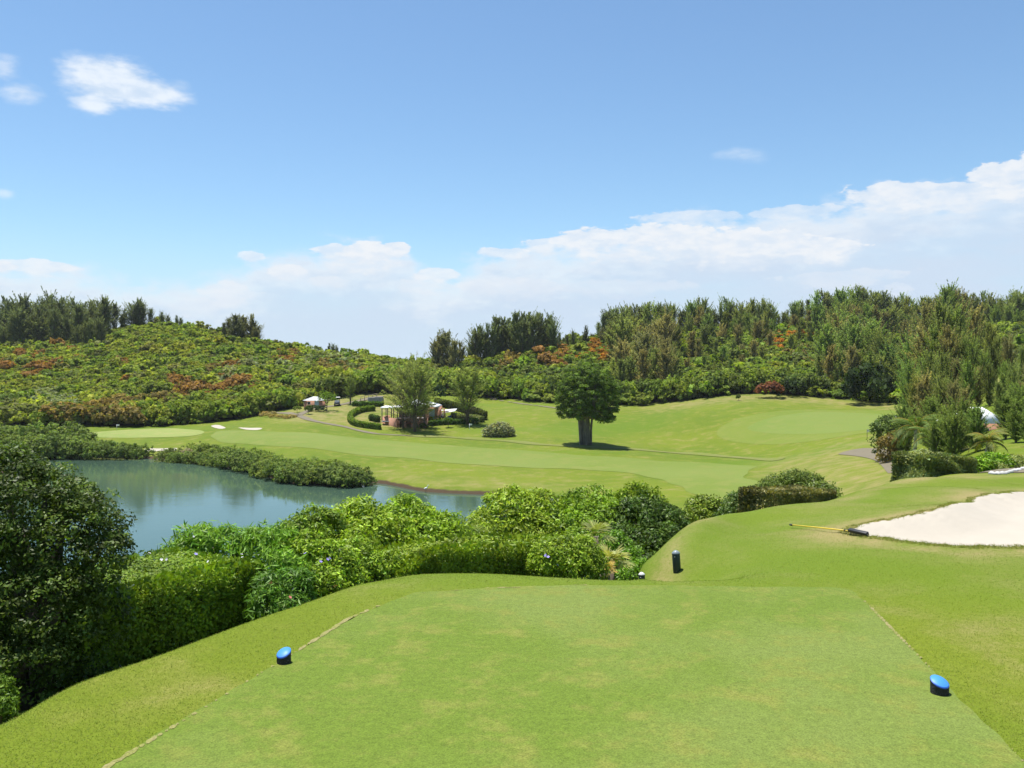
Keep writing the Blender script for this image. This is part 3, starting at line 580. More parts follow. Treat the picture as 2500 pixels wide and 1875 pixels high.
def hedge(name, label, path, h, wd, leaf, dens, col, mat=None, group=None, taper=1., top=None, cat='hedge', aspect=.55, wob=.05, kw=None):
    """clipped hedge along a ground line; path = [(x, y), ...]; each point may carry its own top height"""
    path = np.asarray(path, float); c0 = path.mean(0); b = Vector((c0[0], c0[1], float(H(c0[0], c0[1]))))
    rt = empty(name, b); tag(rt, label, cat, group)
    seg = np.diff(path, axis=0); sl_ = np.linalg.norm(seg, axis=1); Ltot = sl_.sum(); cum = np.concatenate([[0], np.cumsum(sl_)])
    area = Ltot*(2*h+wd)+2*h*wd; n = int(area*dens)
    pr = np.array([Ltot*h, Ltot*h, Ltot*wd, h*wd, h*wd]); face = rng.choice(5, n, p=pr/pr.sum())
    s = rng.random(n)*Ltot; s = np.where(face == 3, 0, np.where(face == 4, Ltot, s)); k = np.clip(np.searchsorted(cum, s, side='right')-1, 0, len(seg)-1)
    f = ((s-cum[k])/sl_[k])[:, None]; c = path[k]*(1-f)+path[k+1]*f; tdir = seg[k]/sl_[k][:, None]; nd = np.stack([tdir[:, 1], -tdir[:, 0]], 1)
    v = rng.uniform(-1, 1, n); zf = rng.random(n)
    off = np.where(face == 0, 1., np.where(face == 1, -1., v)); zf = np.where(face == 2, 1., zf)
    wv = np.sin(s*2.3)*.4+np.sin(s*5.1+zf*4)*.35+np.sin(zf*7+s*3.3)*.3+np.sin(off*4+s*1.7)*.3
    deep = rng.random(n) < .5
    dep = np.abs(rng.normal(0, .05, n))*-1+np.where(deep, -rng.uniform(.07, .36, n), 0)*min(1, wd)
    round_ = np.where(face == 2, -.12*h*np.abs(v)**4, 0)
    xy = c+nd*(off*wd/2*(taper+(1-taper)*(1-zf)))[:, None]
    side = np.where(face == 0, 1., np.where(face == 1, -1., 0.)); endd = np.where(face == 3, -1., np.where(face == 4, 1., 0.))
    N = np.stack([nd[:, 0]*side+tdir[:, 0]*endd, nd[:, 1]*side+tdir[:, 1]*endd, (face == 2).astype(float)], 1)
    z0 = H(xy[:, 0], xy[:, 1])
    P = np.concatenate([xy, (z0+zf*h+round_)[:, None]], 1)+N*(wv*wob+dep)[:, None]
    if top is not None:
        zt = np.interp(s, np.linspace(0, Ltot, len(top)), top); P[:, 2] = z0+zf*(zt-z0)+N[:, 2]*(wv*wob+dep)+round_
    N = unit(N+rng.normal(size=N.shape)*.5+np.array([0, 0, .5])*(face == 2)[:, None]); L = leaf*rng.uniform(.7, 1.3, n)*np.where(deep, 2.1, 1)
    V, Q = leafquads(P-np.array(b), N, L, L*aspect)
    tint = 1+.18*np.sin(s*3.1+off*2)+.12*np.sin(s*7.7+zf*5)
    C = leafcol(n, col, .2, .12)*np.repeat(tint, 4)[:, None]
    obj('foliage', mesh('foliage', V, Q, mat or M_gloss, C), rt)
    # stems and the twig core behind the leaves
    tw = MB(); nst = max(3, int(Ltot/.5))
    for q in range(min(nst, 40)):
        ss = (q+.5)/min(nst, 40)*Ltot; kk = min(len(seg)-1, max(0, int(np.searchsorted(cum, ss, side='right')-1))); ff = (ss-cum[kk])/sl_[kk]; cc = path[kk]*(1-ff)+path[kk+1]*ff
        z = float(H(cc[0], cc[1])); ht = (np.interp(ss, np.linspace(0, Ltot, len(top)), top)-z) if top is not None else h
        for a in (-.5, 0., .5):
            o2 = np.array([seg[kk][1], -seg[kk][0]])/sl_[kk]*a*wd*.6
            tw.tube([(cc[0]-b[0], cc[1]-b[1], z-b[2]-.05), (cc[0]-b[0]+o2[0]*.5, cc[1]-b[1]+o2[1]*.5, z-b[2]+ht*.45), (cc[0]-b[0]+o2[0], cc[1]-b[1]+o2[1], z-b[2]+ht*.85)], [.03, .02, .008], 5)
    tw.build('stem', M_bark, rt)
    return rt
# ------------------------------------------------------------------ small shared meshes for the hillsides
def scrub_mesh(k, nclump=22, nleaf=11, leaf=.28, col=(1, 1, 1)):
    rs = np.random.default_rng(k); lobes = [(np.array([0, 0, .75]), np.array([1.25, 1.25, 1.0]))]
    for j in range(5):
        a = rs.uniform(0, 6.28); lobes.append((np.array([math.cos(a)*.95, math.sin(a)*.95, rs.uniform(.45, 1.2)]), np.array([.7, .7, .6])*rs.uniform(.8, 1.2)))
    return crown_clumps(lobes, nclump, .36, nleaf, leaf, .6, col, jit=.5, cvar=.2, low=-.1)
scrubs = [scrub_mesh(k) for k in range(8)]
scrub_me = []
for V, Q, C in scrubs: scrub_me.append(mesh('shrub', V, Q, M_leaf, C))
broad = [scrub_mesh(k+30, 70, 16, .17) for k in range(4)]
broad_me = [mesh('shrub', V, Q, M_leaf, C) for V, Q, C in broad]
def casuarina(seed, Ht=10., wr=.24, nb=95, nl=34, lean=.0, up_=1., fine_=1.):
    """feathery she-oak: many steep branches, each ending in a plume of thin drooping twigs"""
    rs = np.random.default_rng(seed); g = globals()['rng']
    P = []; A = []; N = []; mb = MB()
    ntr = rs.integers(1, 4); tops = []
    for k in range(ntr):
        a = rs.uniform(0, 6.28); rad = 0 if k == 0 else Ht*wr*.45; hh = Ht*(1 if k == 0 else rs.uniform(.72, .93))
        tops.append((np.array([math.cos(a)*rad+lean*hh, math.sin(a)*rad, hh])))
        t = tops[-1]; mb.tube([(0, 0, -.3), t*np.array([.15, .15, .3]), t*np.array([.6, .6, .62]), t*np.array([1, 1, .97])], [Ht*.022, Ht*.016, Ht*.009, Ht*.002], 7)
    for i in range(nb):
        k = rs.integers(0, ntr); T = tops[k]; f = rs.uniform(.05, 1.)**.95
        c = T*np.array([f**1.3, f**1.3, f]); prof = (math.sin(math.pi*min(1, (f*.80+.16))**.9)**.8)*(1 if k == 0 else .7)
        a = rs.uniform(0, 6.28); R0 = Ht*wr*prof*rs.uniform(.35, 1.15); rise = (R0*rs.uniform(.4, 1.3)+Ht*.04)*up_*(.8+1.3*f)
        tip = c+np.array([math.cos(a)*R0, math.sin(a)*R0, rise]); mid = c*.5+tip*.5+np.array([0, 0, -.06*R0])
        if i % 2 == 0: mb.tube([c, mid, tip], [Ht*.005, Ht*.0035, Ht*.001], 4, cap=False)
        s = rs.uniform(.25, 1.08, nl)[:, None]; base = c*(1-s)**1+tip*s; pr = (Ht*.034*(1.2-s)+.03)*(1.7 if up_ < 1 else 1.)
        off = unit(rs.normal(size=(nl, 3)))*np.array([1, 1, 1.2]); p = base+off*pr*rs.uniform(.3, 1.1, (nl, 1))
        dirn = unit((tip-c)[None]*.35+off*R0*.5+np.array([0, 0, rs.uniform(-.2, .8)*R0])+rs.normal(size=(nl, 3))*R0*(.35 if up_ >= 1 else .6))
        P.append(p); A.append(dirn); N.append(unit(off+np.array([0, 0, .5])+rs.normal(size=(nl, 3))*.5))
    P = np.concatenate(P); A = np.concatenate(A); N = np.concatenate(N); L = (Ht*.0215 if Ht == 10. else Ht*.017)*fine_*rs.uniform(.6, 1.5, len(P))
    V, Q = leafquads(P, N, L, L*.26, A, spread=.25)
    tint = np.repeat(np.repeat(rs.normal(1, .2, nb).clip(.6, 1.5), nl), 4)[:, None]
    C = leafcol(len(P), (1, 1, 1), .16, .07)*tint
    return (V, Q, C), mb
cas_me = []
for s in range(12):
    (V, Q, C), mb = casuarina(100+s, 10., *[(.21, 300, 50), (.24, 320, 50), (.27, 340, 50), (.20, 300, 50)][s-8], fine_=.72, up_=1.15) if s >= 8 else casuarina(100+s, 10., [.22, .25, .19, .28, .24, .18, .3, .23][s], nb=[150, 160, 130, 175, 160, 125, 180, 150][s], nl=46)
    Tv = np.concatenate(mb.V); Tf = np.concatenate(mb.F4); n0 = len(V)
    V2 = np.concatenate([V, Tv]); C2 = np.concatenate([C, np.ones((len(Tv), 3))])
    f3 = (np.concatenate(mb.F3)+n0) if mb.F3 else np.zeros((0, 3), int)
    mi = np.concatenate([np.zeros(len(Q)), np.ones(len(Tf)+len(f3))]).astype(int)
    cas_me.append(mesh('casuarina_tree', V2, [Q, Tf+n0, f3], [M_needle, M_bark], C2, mi=mi))
def put(me, name, loc, sc, rz, color, label, cat, group, zs=None):
    o = bpy.data.objects.new(name, me); o.location = loc; o.rotation_euler = (random.uniform(-.05, .05), random.uniform(-.05, .05), rz)
    o.scale = (sc, sc, zs or sc); o.color = (*color, 1); link(o); tag(o, label, cat, group); return o
def vary(c, v=.15, h=.04):
    k = random.gauss(1, v*.8); k = max(.65, min(1.4, k)); q = random.gauss(0, h); return (max(.005, c[0]*k*(1+q)), max(.01, c[1]*k), max(.004, c[2]*k*(1-q)))
G_MID = (.155, .215, .035); G_YEL = (.21, .26, .04); G_DARK = (.10, .15, .035); G_SILV = (.21, .26, .15); G_RED = (.215, .135, .045); G_BRN = (.18, .155, .055); G_BRIGHT = (.14, .22, .032)
C_OLIVE = (.15, .20, .065); C_DARK = (.10, .14, .065); C_BROWN = (.18, .19, .09); C_GREEN = (.135, .21, .06)
def wsel(opts):
    r = random.random()*sum(o[1] for o in opts)
    for o, p in opts:
        r -= p
        if r <= 0: return o
    return opts[-1][0]
def hz(x, y): return float(H(x, y))
def is_hill(x, y):
    u, d = polar(np.array(x, float), np.array(y, float)); return float(u), float(d), float(np.interp(u, UG, KD[9])), float(np.interp(u, UG, KD[11]))
cas_big = cas_me[8:]; cas_me = cas_me[:8]
# patches of coloured shrubs on the hillsides: (photo x, y, radius px, colour)
REDS = [(100,885,30,G_RED),(80,905,24,G_RED),(53,857,14,G_RED),(145,880,12,G_RED),(140,848,14,G_RED),(197,865,20,G_RED),(6,892,18,G_RED),(145,893,12,G_RED),(183,904,9,G_RED),(300,884,18,G_RED),
        (315,922,12,G_RED),(435,928,17,G_RED),(205,985,14,G_BRN),(225,880,12,G_BRN),(420,975,22,G_BRN),(465,958,30,G_RED),(510,948,30,G_RED),(555,938,26,G_RED),(585,930,18,G_RED),(395,980,22,G_BRN),(350,990,22,G_BRN),(300,985,22,G_BRN),
        (165,1025,18,G_BRN),(240,1015,24,G_BRN),(285,1010,26,G_BRN),(515,905,16,G_BRN),(540,893,12,G_RED),(575,893,12,G_RED),(695,868,24,G_RED),(620,850,12,G_RED),(655,925,18,G_BRN),(610,940,14,G_RED),
        (790,900,22,G_BRN),(830,908,22,G_BRN),(880,905,18,G_BRN),(1350,866,34,G_RED),(1250,880,24,G_BRN),(1230,900,14,G_BRN),(1465,862,36,(.24,.13,.02)),(1110,900,10,G_BRN),(1215,890,14,G_BRN),
        (1900,838,22,(.30,.13,.02)),(1935,825,20,(.30,.15,.02)),(1870,835,20,G_BRN),(1960,868,30,G_BRN),(2250,808,30,(.30,.13,.02)),(2100,790,10,G_RED),(2000,815,18,(.30,.15,.02)),(1480,880,20,G_BRN),
        (1340,885,16,G_BRN),(1985,880,22,G_BRN),(1410,875,14,(.24,.13,.02))]
SILV = [(100,985,55),(170,990,40),(210,1030,30),(180,1040,25),(560,925,30),(600,885,25),(565,895,20),(700,905,20),(805,868,35),(850,875,30),(760,872,25),(650,900,20),(960,890,10),(990,892,10),(530,925,16),(600,918,22)]
def shrub_color(px, py):
    for x, y, r, c in REDS:
        if (px-x)**2+((py-y)*1.3)**2 < r*r and random.random() < .6: return vary(c, .12), 'red'
    for x, y, r in SILV:
        if (px-x)**2+((py-y)*1.4)**2 < r*r and random.random() < .7: return vary(G_SILV, .15), 'silver'
    n = math.sin(px*.021+py*.05)+math.sin(px*.043-py*.037+2)+.6*math.sin(px*.09+py*.08)
    base = wsel([(G_YEL, 1.6+n*.7), (G_MID, 1.2), (G_DARK, max(.1, .3-n*.3)), (G_BRIGHT, .5), ((.13,.155,.05), .5)])
    if px > 1150: base = wsel([(G_MID, 1.1), (G_BRIGHT, .5), (G_DARK, .8), (G_YEL, .2), ((.11,.15,.04), .6)])
    return vary(base, .13, .05), 'green'
cands = []
def scatter(u0, u1, step, dmax_off=10, thin=1., d0_off=0.):
    y = 150.
    while y < 330:
        x = (u0-1250)/F*y
        while x < (u1-1250)/F*y:
            xx = x+random.uniform(-.5, .5)*step; yy = y+random.uniform(-.5, .5)*step
            u, d, ft, rg = is_hill(xx, yy)
            if u0 <= u <= u1 and ft+1.2+d0_off+random.uniform(-1, 1) < d < rg+dmax_off and random.random() < thin:
                z = hz(xx, yy); cands.append((xx, yy, z, u, HOR-F*(z-CZ)/d))
            x += step
        y += step*.9
scatter(-160, 1130, 2.0); scatter(1130, 2240, 2.5); scatter(2240, 2650, 4.5, thin=.8)
GLAB = {'green': ('green shrub in the dense scrub covering the hillside', 'green shrubs in the hillside scrub'),
        'red': ('rust coloured shrub standing out of the green hillside scrub', 'rust coloured shrubs on the hillsides'),
        'silver': ('pale silvery shrub among the greener hillside scrub', 'silvery shrubs in the hillside scrub')}
rows = []
for xx, yy, z, u, py in cands:
    c, kind = shrub_color(u, py-8); ft = np.interp(u, UG, KD[9]); tall = 1.0
    s = random.uniform(.8, 1.45)*(1.6 if random.random() < .06 else 1.)*(1.25 if yy-ft < 8 else 1.)*(1.18 if u > 1130 else 1.)
    if kind == 'silver': s *= .8
    rows.append((xx, yy, z, u, c, kind, s, yy/ s*(0.6 if kind != 'green' else 1.)))
rows.sort(key=lambda r: r[7])
n_ind = 0; rest = []
for r in rows:
    xx, yy, z, u, c, kind, s, _ = r
    if 722 < u < 815 and yy < 200: continue
    if n_ind < 140 and -20 < u < 2520 and not (u > 2180):
        lab, grp = GLAB[kind]; side = 'left' if u < 1130 else 'right'
        o = put(random.choice(scrub_me if yy > 215 else broad_me), 'shrub', (xx, yy, z-.25*s), s, random.uniform(0, 6.28), c, lab.replace('hillside', side+' hillside'), 'shrub', grp.replace('hillside', side+' hillside'), s*random.uniform(.8, 1.1)); n_ind += 1
    else: rest.append(r)
VV = []; CC = []; n = 0
for xx, yy, z, u, c, kind, s, _ in rest:
    V, Q, C = random.choice(scrubs); a = random.uniform(0, 6.28); ca, sa = math.cos(a), math.sin(a); k = s*random.uniform(.75, 1.1)
    VV.append(np.stack([(V[:, 0]*ca-V[:, 1]*sa)*s+xx, (V[:, 0]*sa+V[:, 1]*ca)*s+yy, V[:, 2]*k+z-.25*s], 1).astype(np.float32)); CC.append((C*np.array(c)).astype(np.float32))
VV = np.concatenate(VV); me = mesh('scrub', VV, np.arange(len(VV)).reshape(-1, 4), M_leaf, np.concatenate(CC))
tag(obj('scrub', me), 'dense mixed green scrub blanketing both hillsides', 'scrub', kind='stuff')
# ------------------------------------------------------------------ casuarinas
def cas(px, d, h, color, label, group, wide=1., me=None, sink=.3):
    p = at(px, d, -sink); return put(me or random.choice(cas_big if d < 170 else cas_me), 'casuarina_tree', p, h/10*wide, random.uniform(0, 6.28), color, label, 'tree', group, h/10)
def cas_px(px, ybase, ytop, d, *a, **k):
    """tree at depth d whose top reaches photo row ytop"""
    p = at(px, d); h = zz(ytop, d)-p.z; return cas(px, d, max(3., h), *a, **k)
LA = ('dark feathery casuarina in the row along the left hilltop', 'casuarinas along the left hilltop')
for px, yt in [(-40,745),(-15,752),(8,744),(25,750),(42,760),(58,742),(70,745),(84,748),(98,758),(112,744),(124,735),(136,738),(150,745),(164,748),(176,740),(190,758),(204,752),(216,746),(228,752),(240,744),(252,740),(264,746),(278,744),(18,765),(50,770),(90,772),(130,765),(170,770),(210,765),(250,762),(-5,770)]:
    d = random.uniform(284, 300)+(-12 if yt > 756 else 0); cas_px(px+random.uniform(-3, 3), 0, yt+random.uniform(-4, 6), d, vary(C_DARK, .12), *LA, wide=random.uniform(1., 1.4))
for px, yt in [(190,790),(205,780),(222,772),(238,775),(250,785),(10,800),(-10,790),(20,820),(0,830)]: cas_px(px, 0, yt+10, 272, vary(C_DARK, .12), *LA, wide=1.1)
LB = ('small casuarina in the short gap filled group left of the bare hill crest', 'small casuarinas by the left hill crest')
for px, yt in [(306,758),(322,748),(340,738),(350,748),(366,758),(395,765),(408,772),(430,772),(440,778),(300,772),(330,770)]: cas_px(px, 0, yt, 296, vary(C_DARK, .1), *LB, wide=random.uniform(1., 1.35))
LC = ('bushy casuarina in the lone clump on the right shoulder of the left hill', 'casuarinas in the lone clump on the left hill')
for px, yt in [(545,792),(560,782),(573,776),(585,775),(598,780),(610,774),(620,788),(552,805),(568,800),(590,800),(630,800)]: cas_px(px, 0, yt, random.uniform(280, 292), vary((.10, .125, .055), .12), *LC, wide=random.uniform(1.1, 1.5))
LX = ('tiny conifer poking above the low saddle of the left hill', 'tiny conifers on the left hill saddle')
for px, yt in [(457,790),(470,792),(512,799),(756,843),(783,848),(803,840),(815,843),(822,845),(1030,880)]: cas_px(px, 0, yt, 288, vary(C_DARK, .1), *LX, wide=1.)
LD_ = ('pale grey green casuarina beside the sky gap between the hills', 'pale casuarinas at the sky gap')
for px, yt in [(1062,838),(1078,830),(1092,822),(1106,840),(1120,842),(1070,850),(1100,850)]: cas_px(px, 0, yt, random.uniform(248, 256), vary((.15, .175, .085), .1), *LD_, wide=random.uniform(1.1, 1.4))
LE = ('tall dark casuarina in the dense clump on the ridge behind the spreading tree', 'casuarinas in the dense middle ridge clump')
for px, yt in [(1145,842),(1158,815),(1172,806),(1186,800),(1200,796),(1214,785),(1226,786),(1240,790),(1252,780),(1262,774),(1274,774),(1286,777),(1298,782),(1310,775),(1320,776),(1334,786),(1346,778),(1354,790),(1366,815),(1150,850),(1190,826),(1220,815),(1250,815),(1290,810),(1330,820),(1360,832)]:
    cas_px(px, 0, yt, random.uniform(262, 276), vary((.105, .145, .06), .13), *LE, wide=random.uniform(1.0, 1.4))
LF = ('thin pointed casuarina rising in the dip right of the middle ridge clump', 'thin casuarinas in the ridge dip')
for px, yt in [(1385,822),(1400,812),(1415,832),(1432,798),(1445,815),(1462,830),(1376,835),(1392,840),(1425,840),(1450,838)]: cas_px(px, 0, yt, random.uniform(268, 285), vary((.09, .12, .05), .1), *LF, wide=.95)
# right hillside, back rows to front
LG = ('olive casuarina in the continuous belt along the right ridge', 'casuarinas of the right ridge belt')
top_r = [(1455,800),(1480,765),(1500,760),(1540,750),(1560,742),(1600,750),(1630,745),(1660,760),(1680,740),(1710,732),(1740,755),(1770,738),(1800,742),(1830,735),(1860,735),(1885,742),(1900,765),(1930,742),(1960,738),(2000,722),(2040,715),(2070,712),(2100,708),(2140,712),(2165,718),(2200,722),(2230,735),(2270,728),(2320,715),(2360,728),(2400,720),(2440,730),(2480,722),(2560,722)]
tx = [a for a, b_ in top_r]; ty = [b_ for a, b_ in top_r]; px = 1460
while px < 2560:
    yt = np.interp(px, tx, ty)+random.uniform(-3, 16); cas_px(px, 0, yt, random.uniform(288, 304), vary(wsel([(C_OLIVE, 2), (C_DARK, 1.3), (C_GREEN, 1)]), .14), *LG, wide=random.uniform(.9, 1.35)); px += random.uniform(9, 15)
px = 1470
while px < 2560:
    yt = np.interp(px, tx, ty)+random.uniform(22, 50); cas_px(px, 0, yt, random.uniform(268, 284), vary(wsel([(C_OLIVE, 2), (C_BROWN, .8), (C_GREEN, 1.4)]), .15), *LG, wide=random.uniform(1.0, 1.45)); px += random.uniform(15, 26)
LH = ('brownish olive casuarina on the slope behind the big spreading tree', 'casuarinas on the slope behind the spreading tree')
for px, yt, d in [(1500,800,250),(1520,790,246),(1545,785,250),(1570,800,246),(1600,795,250),(1625,790,246),(1650,800,248),(1510,850,222),(1530,835,220),(1555,825,224),(1575,830,216),(1600,840,222),(1625,830,218),(1650,850,222),(1500,890,202),(1520,880,200),(1545,872,203),(1570,865,200),(1595,870,204),(1620,868,200),(1640,880,203),(1685,820,245),(1705,830,240),(1680,880,222),(1725,860,232)]:
    cas_px(px+random.uniform(-5, 5), 0, yt+random.uniform(-10, 10), d, vary(wsel([(C_BROWN, 1.6), (C_OLIVE, 1.5)]), .14), *LH, wide=random.uniform(1.1, 1.5))
LI = ('olive casuarina scattered among shrubs on the middle of the right slope', 'scattered casuarinas on the middle of the right slope')
for px, yt, d in [(1745,835,245),(1765,850,235),(1790,830,248),(1810,845,240),(1840,835,242),(1860,850,230),(1785,880,222),(1810,870,226),(1840,880,222),(1930,820,255),(1950,800,262),(1720,800,258),(1760,795,262),(1800,800,262),(1850,790,265),(1880,810,258),(1745,885,218),(1980,790,262)]:
    cas_px(px, 0, yt, d, vary(wsel([(C_BROWN, 1), (C_OLIVE, 2), (C_GREEN, 1)]), .14), *LI, wide=random.uniform(1.05, 1.4))
LJ = ('tall casuarina of the grove at the back right corner of the fairway', 'casuarinas of the grove behind the right green')
for px, yt, d in [(2015,805,205),(2040,790,210),(2060,800,200),(2085,815,196),(2110,805,202),(2130,800,198),(2150,825,190),(2170,850,186),(2025,850,190),(2050,860,188),(2075,865,184),(2100,870,184),(2125,868,182),(2150,880,180),(2005,870,196),(1995,830,215),(2180,820,200),(2195,870,182),(2030,780,235),(2070,775,238),(2110,780,236),(2160,775,240),(2200,790,235),(2240,780,236)]:
    cas_px(px+random.uniform(-4, 4), 0, yt+random.uniform(-8, 8), d, vary(wsel([(C_OLIVE, 2), (C_BROWN, 1), (C_GREEN, 1.2)]), .13), *LJ, wide=random.uniform(.95, 1.3))
LK = ('tall feathery casuarina in the near grove filling the right side above the palms', 'casuarinas of the near right grove')
for px, yt, d in [(2290,730,255),(2305,722,250),(2322,716,252),(2340,722,250),(2358,732,255),(2240,800,215),(2265,790,210),(2290,770,205),(2315,765,205),(2400,775,205),(2430,790,200),(2270,770,160),(2300,780,150),(2335,775,150),(2380,770,156),(2410,800,150),(2440,830,146),(2230,850,140),(2260,840,136),(2290,830,132),(2320,825,130),(2345,840,130),(2375,850,128),(2400,870,126),(2430,850,130),(2460,840,128),(2490,850,126),(2520,840,130),
    (2225,905,118),(2250,895,112),(2275,885,108),(2300,880,104),(2330,890,106),(2360,900,104),(2390,905,106),(2420,900,104),(2450,895,106),(2480,900,100),(2510,890,104),(2240,940,100),(2270,935,94),(2300,945,90),(2330,950,88),(2440,935,92),(2470,940,84),(2500,935,86),(2530,920,86),(2350,960,86)]:
    cas_px(px+random.uniform(-5, 5), 0, yt+random.uniform(-8, 8), d, vary(wsel([(C_OLIVE, 2), (C_BROWN, 1.8), (C_GREEN, 1.0)]), .13), *LK, wide=random.uniform(.8, 1.1) if d < 150 else 1.)
# front screen low casuarinas and shrubs by the palms
LM = ('drooping bright casuarina low in front of the right grove between the palms', 'low casuarinas between the palms')
for px, yt, d in [(2315,1010,72),(2345,995,70),(2370,1005,70),(2290,1040,68),(2330,1050,66),(2385,1040,66),(2500,960,70),(2480,985,66),(2520,1000,62),(2455,1010,70),(2210,1010,86),(2270,990,80)]:
    cas_px(px, 0, yt, d, vary((.11, .17, .045), .1), *LM, wide=1.5, sink=.1)
# broadleaf bushes along the foot of the right slope
def foot_bush(px, d, s, col, label, group=None, zs=1.):
    if 722 < px < 812: return
    return put(random.choice(broad_me), 'shrub', at(px, d, -.1), s, random.uniform(0, 6.28), vary(col, .08), label, 'shrub', group, s*zs)
LF2 = ('rounded broadleaf bush at the foot of the right slope by the grass', 'rounded bushes at the foot of the right slope')
for px in range(1655, 2010, 17):
    d0 = float(np.interp(px, UG, KD[9])); foot_bush(px+random.uniform(-5, 5), d0+random.uniform(2.5, 5), random.uniform(1.5, 2.2), wsel([(G_MID, 1), ((.11, .155, .05), 1.4), (G_DARK, .5)]), *LF2, zs=1.4)
LF3 = ('dark glossy bush along the grass edge behind the spreading tree', 'bushes along the grass edge behind the spreading tree')
for px in range(1195, 1660, 15):
    d0 = float(np.interp(px, UG, KD[9])); foot_bush(px+random.uniform(-5, 5), d0+random.uniform(3, 7), random.uniform(1.6, 2.3), wsel([(G_MID, 1), (G_DARK, 1), (G_BRIGHT, .8)]), *LF3, zs=1.45)
foot_bush(1880, 178, 1.9, (.14, .06, .035), 'reddish brown rounded bush standing on the grass edge of the right slope')
foot_bush(1930, 181, 2.0, (.03, .055, .02), 'very dark green bush right beside the reddish brown bush')
b_ = foot_bush(2124, 166, 3.2, (.028, .05, .016), 'nearly black dense bush at the back right corner of the fairway', zs=1.3)
foot_bush(2100, 168, 2.1, (.05, .08, .02), 'small dark bush leaning on the nearly black bush', zs=1.3)
LF4 = ('lush green bush along the foot of the left hill behind the far fairway', 'bushes along the foot of the left hill')
for px in range(310, 800, 15):
    d0 = float(np.interp(px, UG, KD[9])); foot_bush(px+random.uniform(-4, 4), d0+random.uniform(2, 5), random.uniform(1.5, 2.0), wsel([(G_BRIGHT, 1.5), (G_MID, 1), (G_YEL, .4)]), *LF4, zs=1.3)
for px in range(800, 1190, 15):
    d0 = float(np.interp(px, UG, KD[9])); foot_bush(px+random.uniform(-4, 4), d0+random.uniform(2, 6), random.uniform(2.0, 3.0), wsel([(G_BRIGHT, 1.), (G_MID, 1), (G_DARK, .6)]), 'green bush along the slope foot behind the clubhouse', 'bushes behind the clubhouse', zs=1.2)
LF5 = ('brown and green bush at the far end of the left putting green', 'bushes at the far end of the left green')
for px in range(140, 312, 14):
    d0 = float(np.interp(px, UG, KD[9])); foot_bush(px, d0+random.uniform(0, 3), random.uniform(1.8, 2.6), wsel([(G_BRN, 1), (G_DARK, 1.2), (G_SILV, .5)]), *LF5)
# ------------------------------------------------------------------ mangroves along the water
def mangrove_mesh(k): 
    rs = np.random.default_rng(k+60); lobes = [(np.array([0, 0, .8]), np.array([1.2, 1.2, .85]))]
    for j in range(6):
        a = rs.uniform(0, 6.28); lobes.append((np.array([math.cos(a)*1.0, math.sin(a)*1.0, rs.uniform(.3, 1.1)]), np.array([.65, .65, .55])*rs.uniform(.8, 1.2)))
    return crown_clumps(lobes, 110, .24, 16, .10, .5, (1, 1, 1), jit=.5, cvar=.18, low=-.5)
mang = [mesh('mangrove_bush', *(lambda r: (r[0], r[1], M_leaf, r[2]))(mangrove_mesh(k))) for k in range(5)]
def mangrove(px, py, s, label, group, col=(.125, .185, .055), zs=1.):
    d = 15*F/(py-HOR); x = (px-1250)/F*d; put(random.choice(mang), 'mangrove_bush', (x, d+s*.9, -.15), s, random.uniform(0, 6.28), vary(col, .12), label, 'mangrove', group, s*zs)
MA = ('mangrove bush on the far left bank below the hill', 'mangroves on the far left bank')
for px in range(-60, 342, 13): mangrove(px+random.uniform(-5, 5), 1121+random.uniform(-1.5, 2), random.uniform(1.3, 1.9)*(1.2 if px < 190 else .9), *MA, zs=1.1)
for px in range(-60, 180, 16): mangrove(px, 1114, random.uniform(2.2, 2.7), *MA, col=(.125, .19, .055), zs=1.2)
MB_ = ('mangrove bush in the long strip curving along the right of the lake', 'mangroves in the curving strip')
sx = [385,465,540,600,650,705,780,850,895]; sy = [1127,1131,1141,1153,1168,1180,1186,1190,1184]
px = 398
while px < 893:
    yb = np.interp(px, sx, sy); mangrove(px+random.uniform(-3, 3), yb+random.uniform(-2, 1), random.uniform(1.0, 1.4)*(1.2 if 560 < px < 850 else .9), *MB_, zs=1.); px += 11
px = 470
while px < 860:
    yb = np.interp(px, sx, sy)-9; mangrove(px, yb, random.uniform(1.1, 1.5), *MB_, col=(.14, .20, .055), zs=1.1); px += 15
px = 560
while px < 800:
    yb = np.interp(px, sx, sy)-18; mangrove(px, yb, random.uniform(1.1, 1.45), *MB_, col=(.14, .205, .055), zs=1.1); px += 17
mangrove(452, 1128, 1.2, 'leafless grey bush among the mangroves by the sandy bank', None, col=(.25, .24, .2))
# ------------------------------------------------------------------ foreground shrubs
near_bush('evergreen_tree', 'big dark glossy evergreen tree at the left edge', 'tree',
  [(60,1290,150,9.6),(-30,1220,130,9.8),(150,1330,120,9.6),(215,1290,80,9.8),(235,1360,62,9.6),(20,1180,75,9.8),(80,1500,150,9.3),(-40,1420,170,9.4),(150,1470,95,9.3),(60,1600,90,8.9,.7),(-60,1600,130,8.9,.8),(110,1200,55,9.9),(175,1225,50,9.9),(255,1320,45,9.8),(8,1150,50,9.9)],
  .024, 1250, .15, 44, (.05, .088, .02), .5, kw=dict(cvar=.45, inner=.4, up=.5), stem_r=.07)
near_bush('leafy_plant', 'small bright green leafy plant at the bottom left corner', 'plant', [(-15,1695,38,8.2,.9),(10,1725,22,8.1,.8)], .022, 90, .07, 22, (.07, .14, .02), .35, stem_r=.012)
hx0, hx1 = W(205, 1500, 9.75), W(655, 1440, 12.2)
def fr(px, py_, z): d = (CZ-z)*F/(py_-HOR); return np.array([(px-1250)/F*d, d])
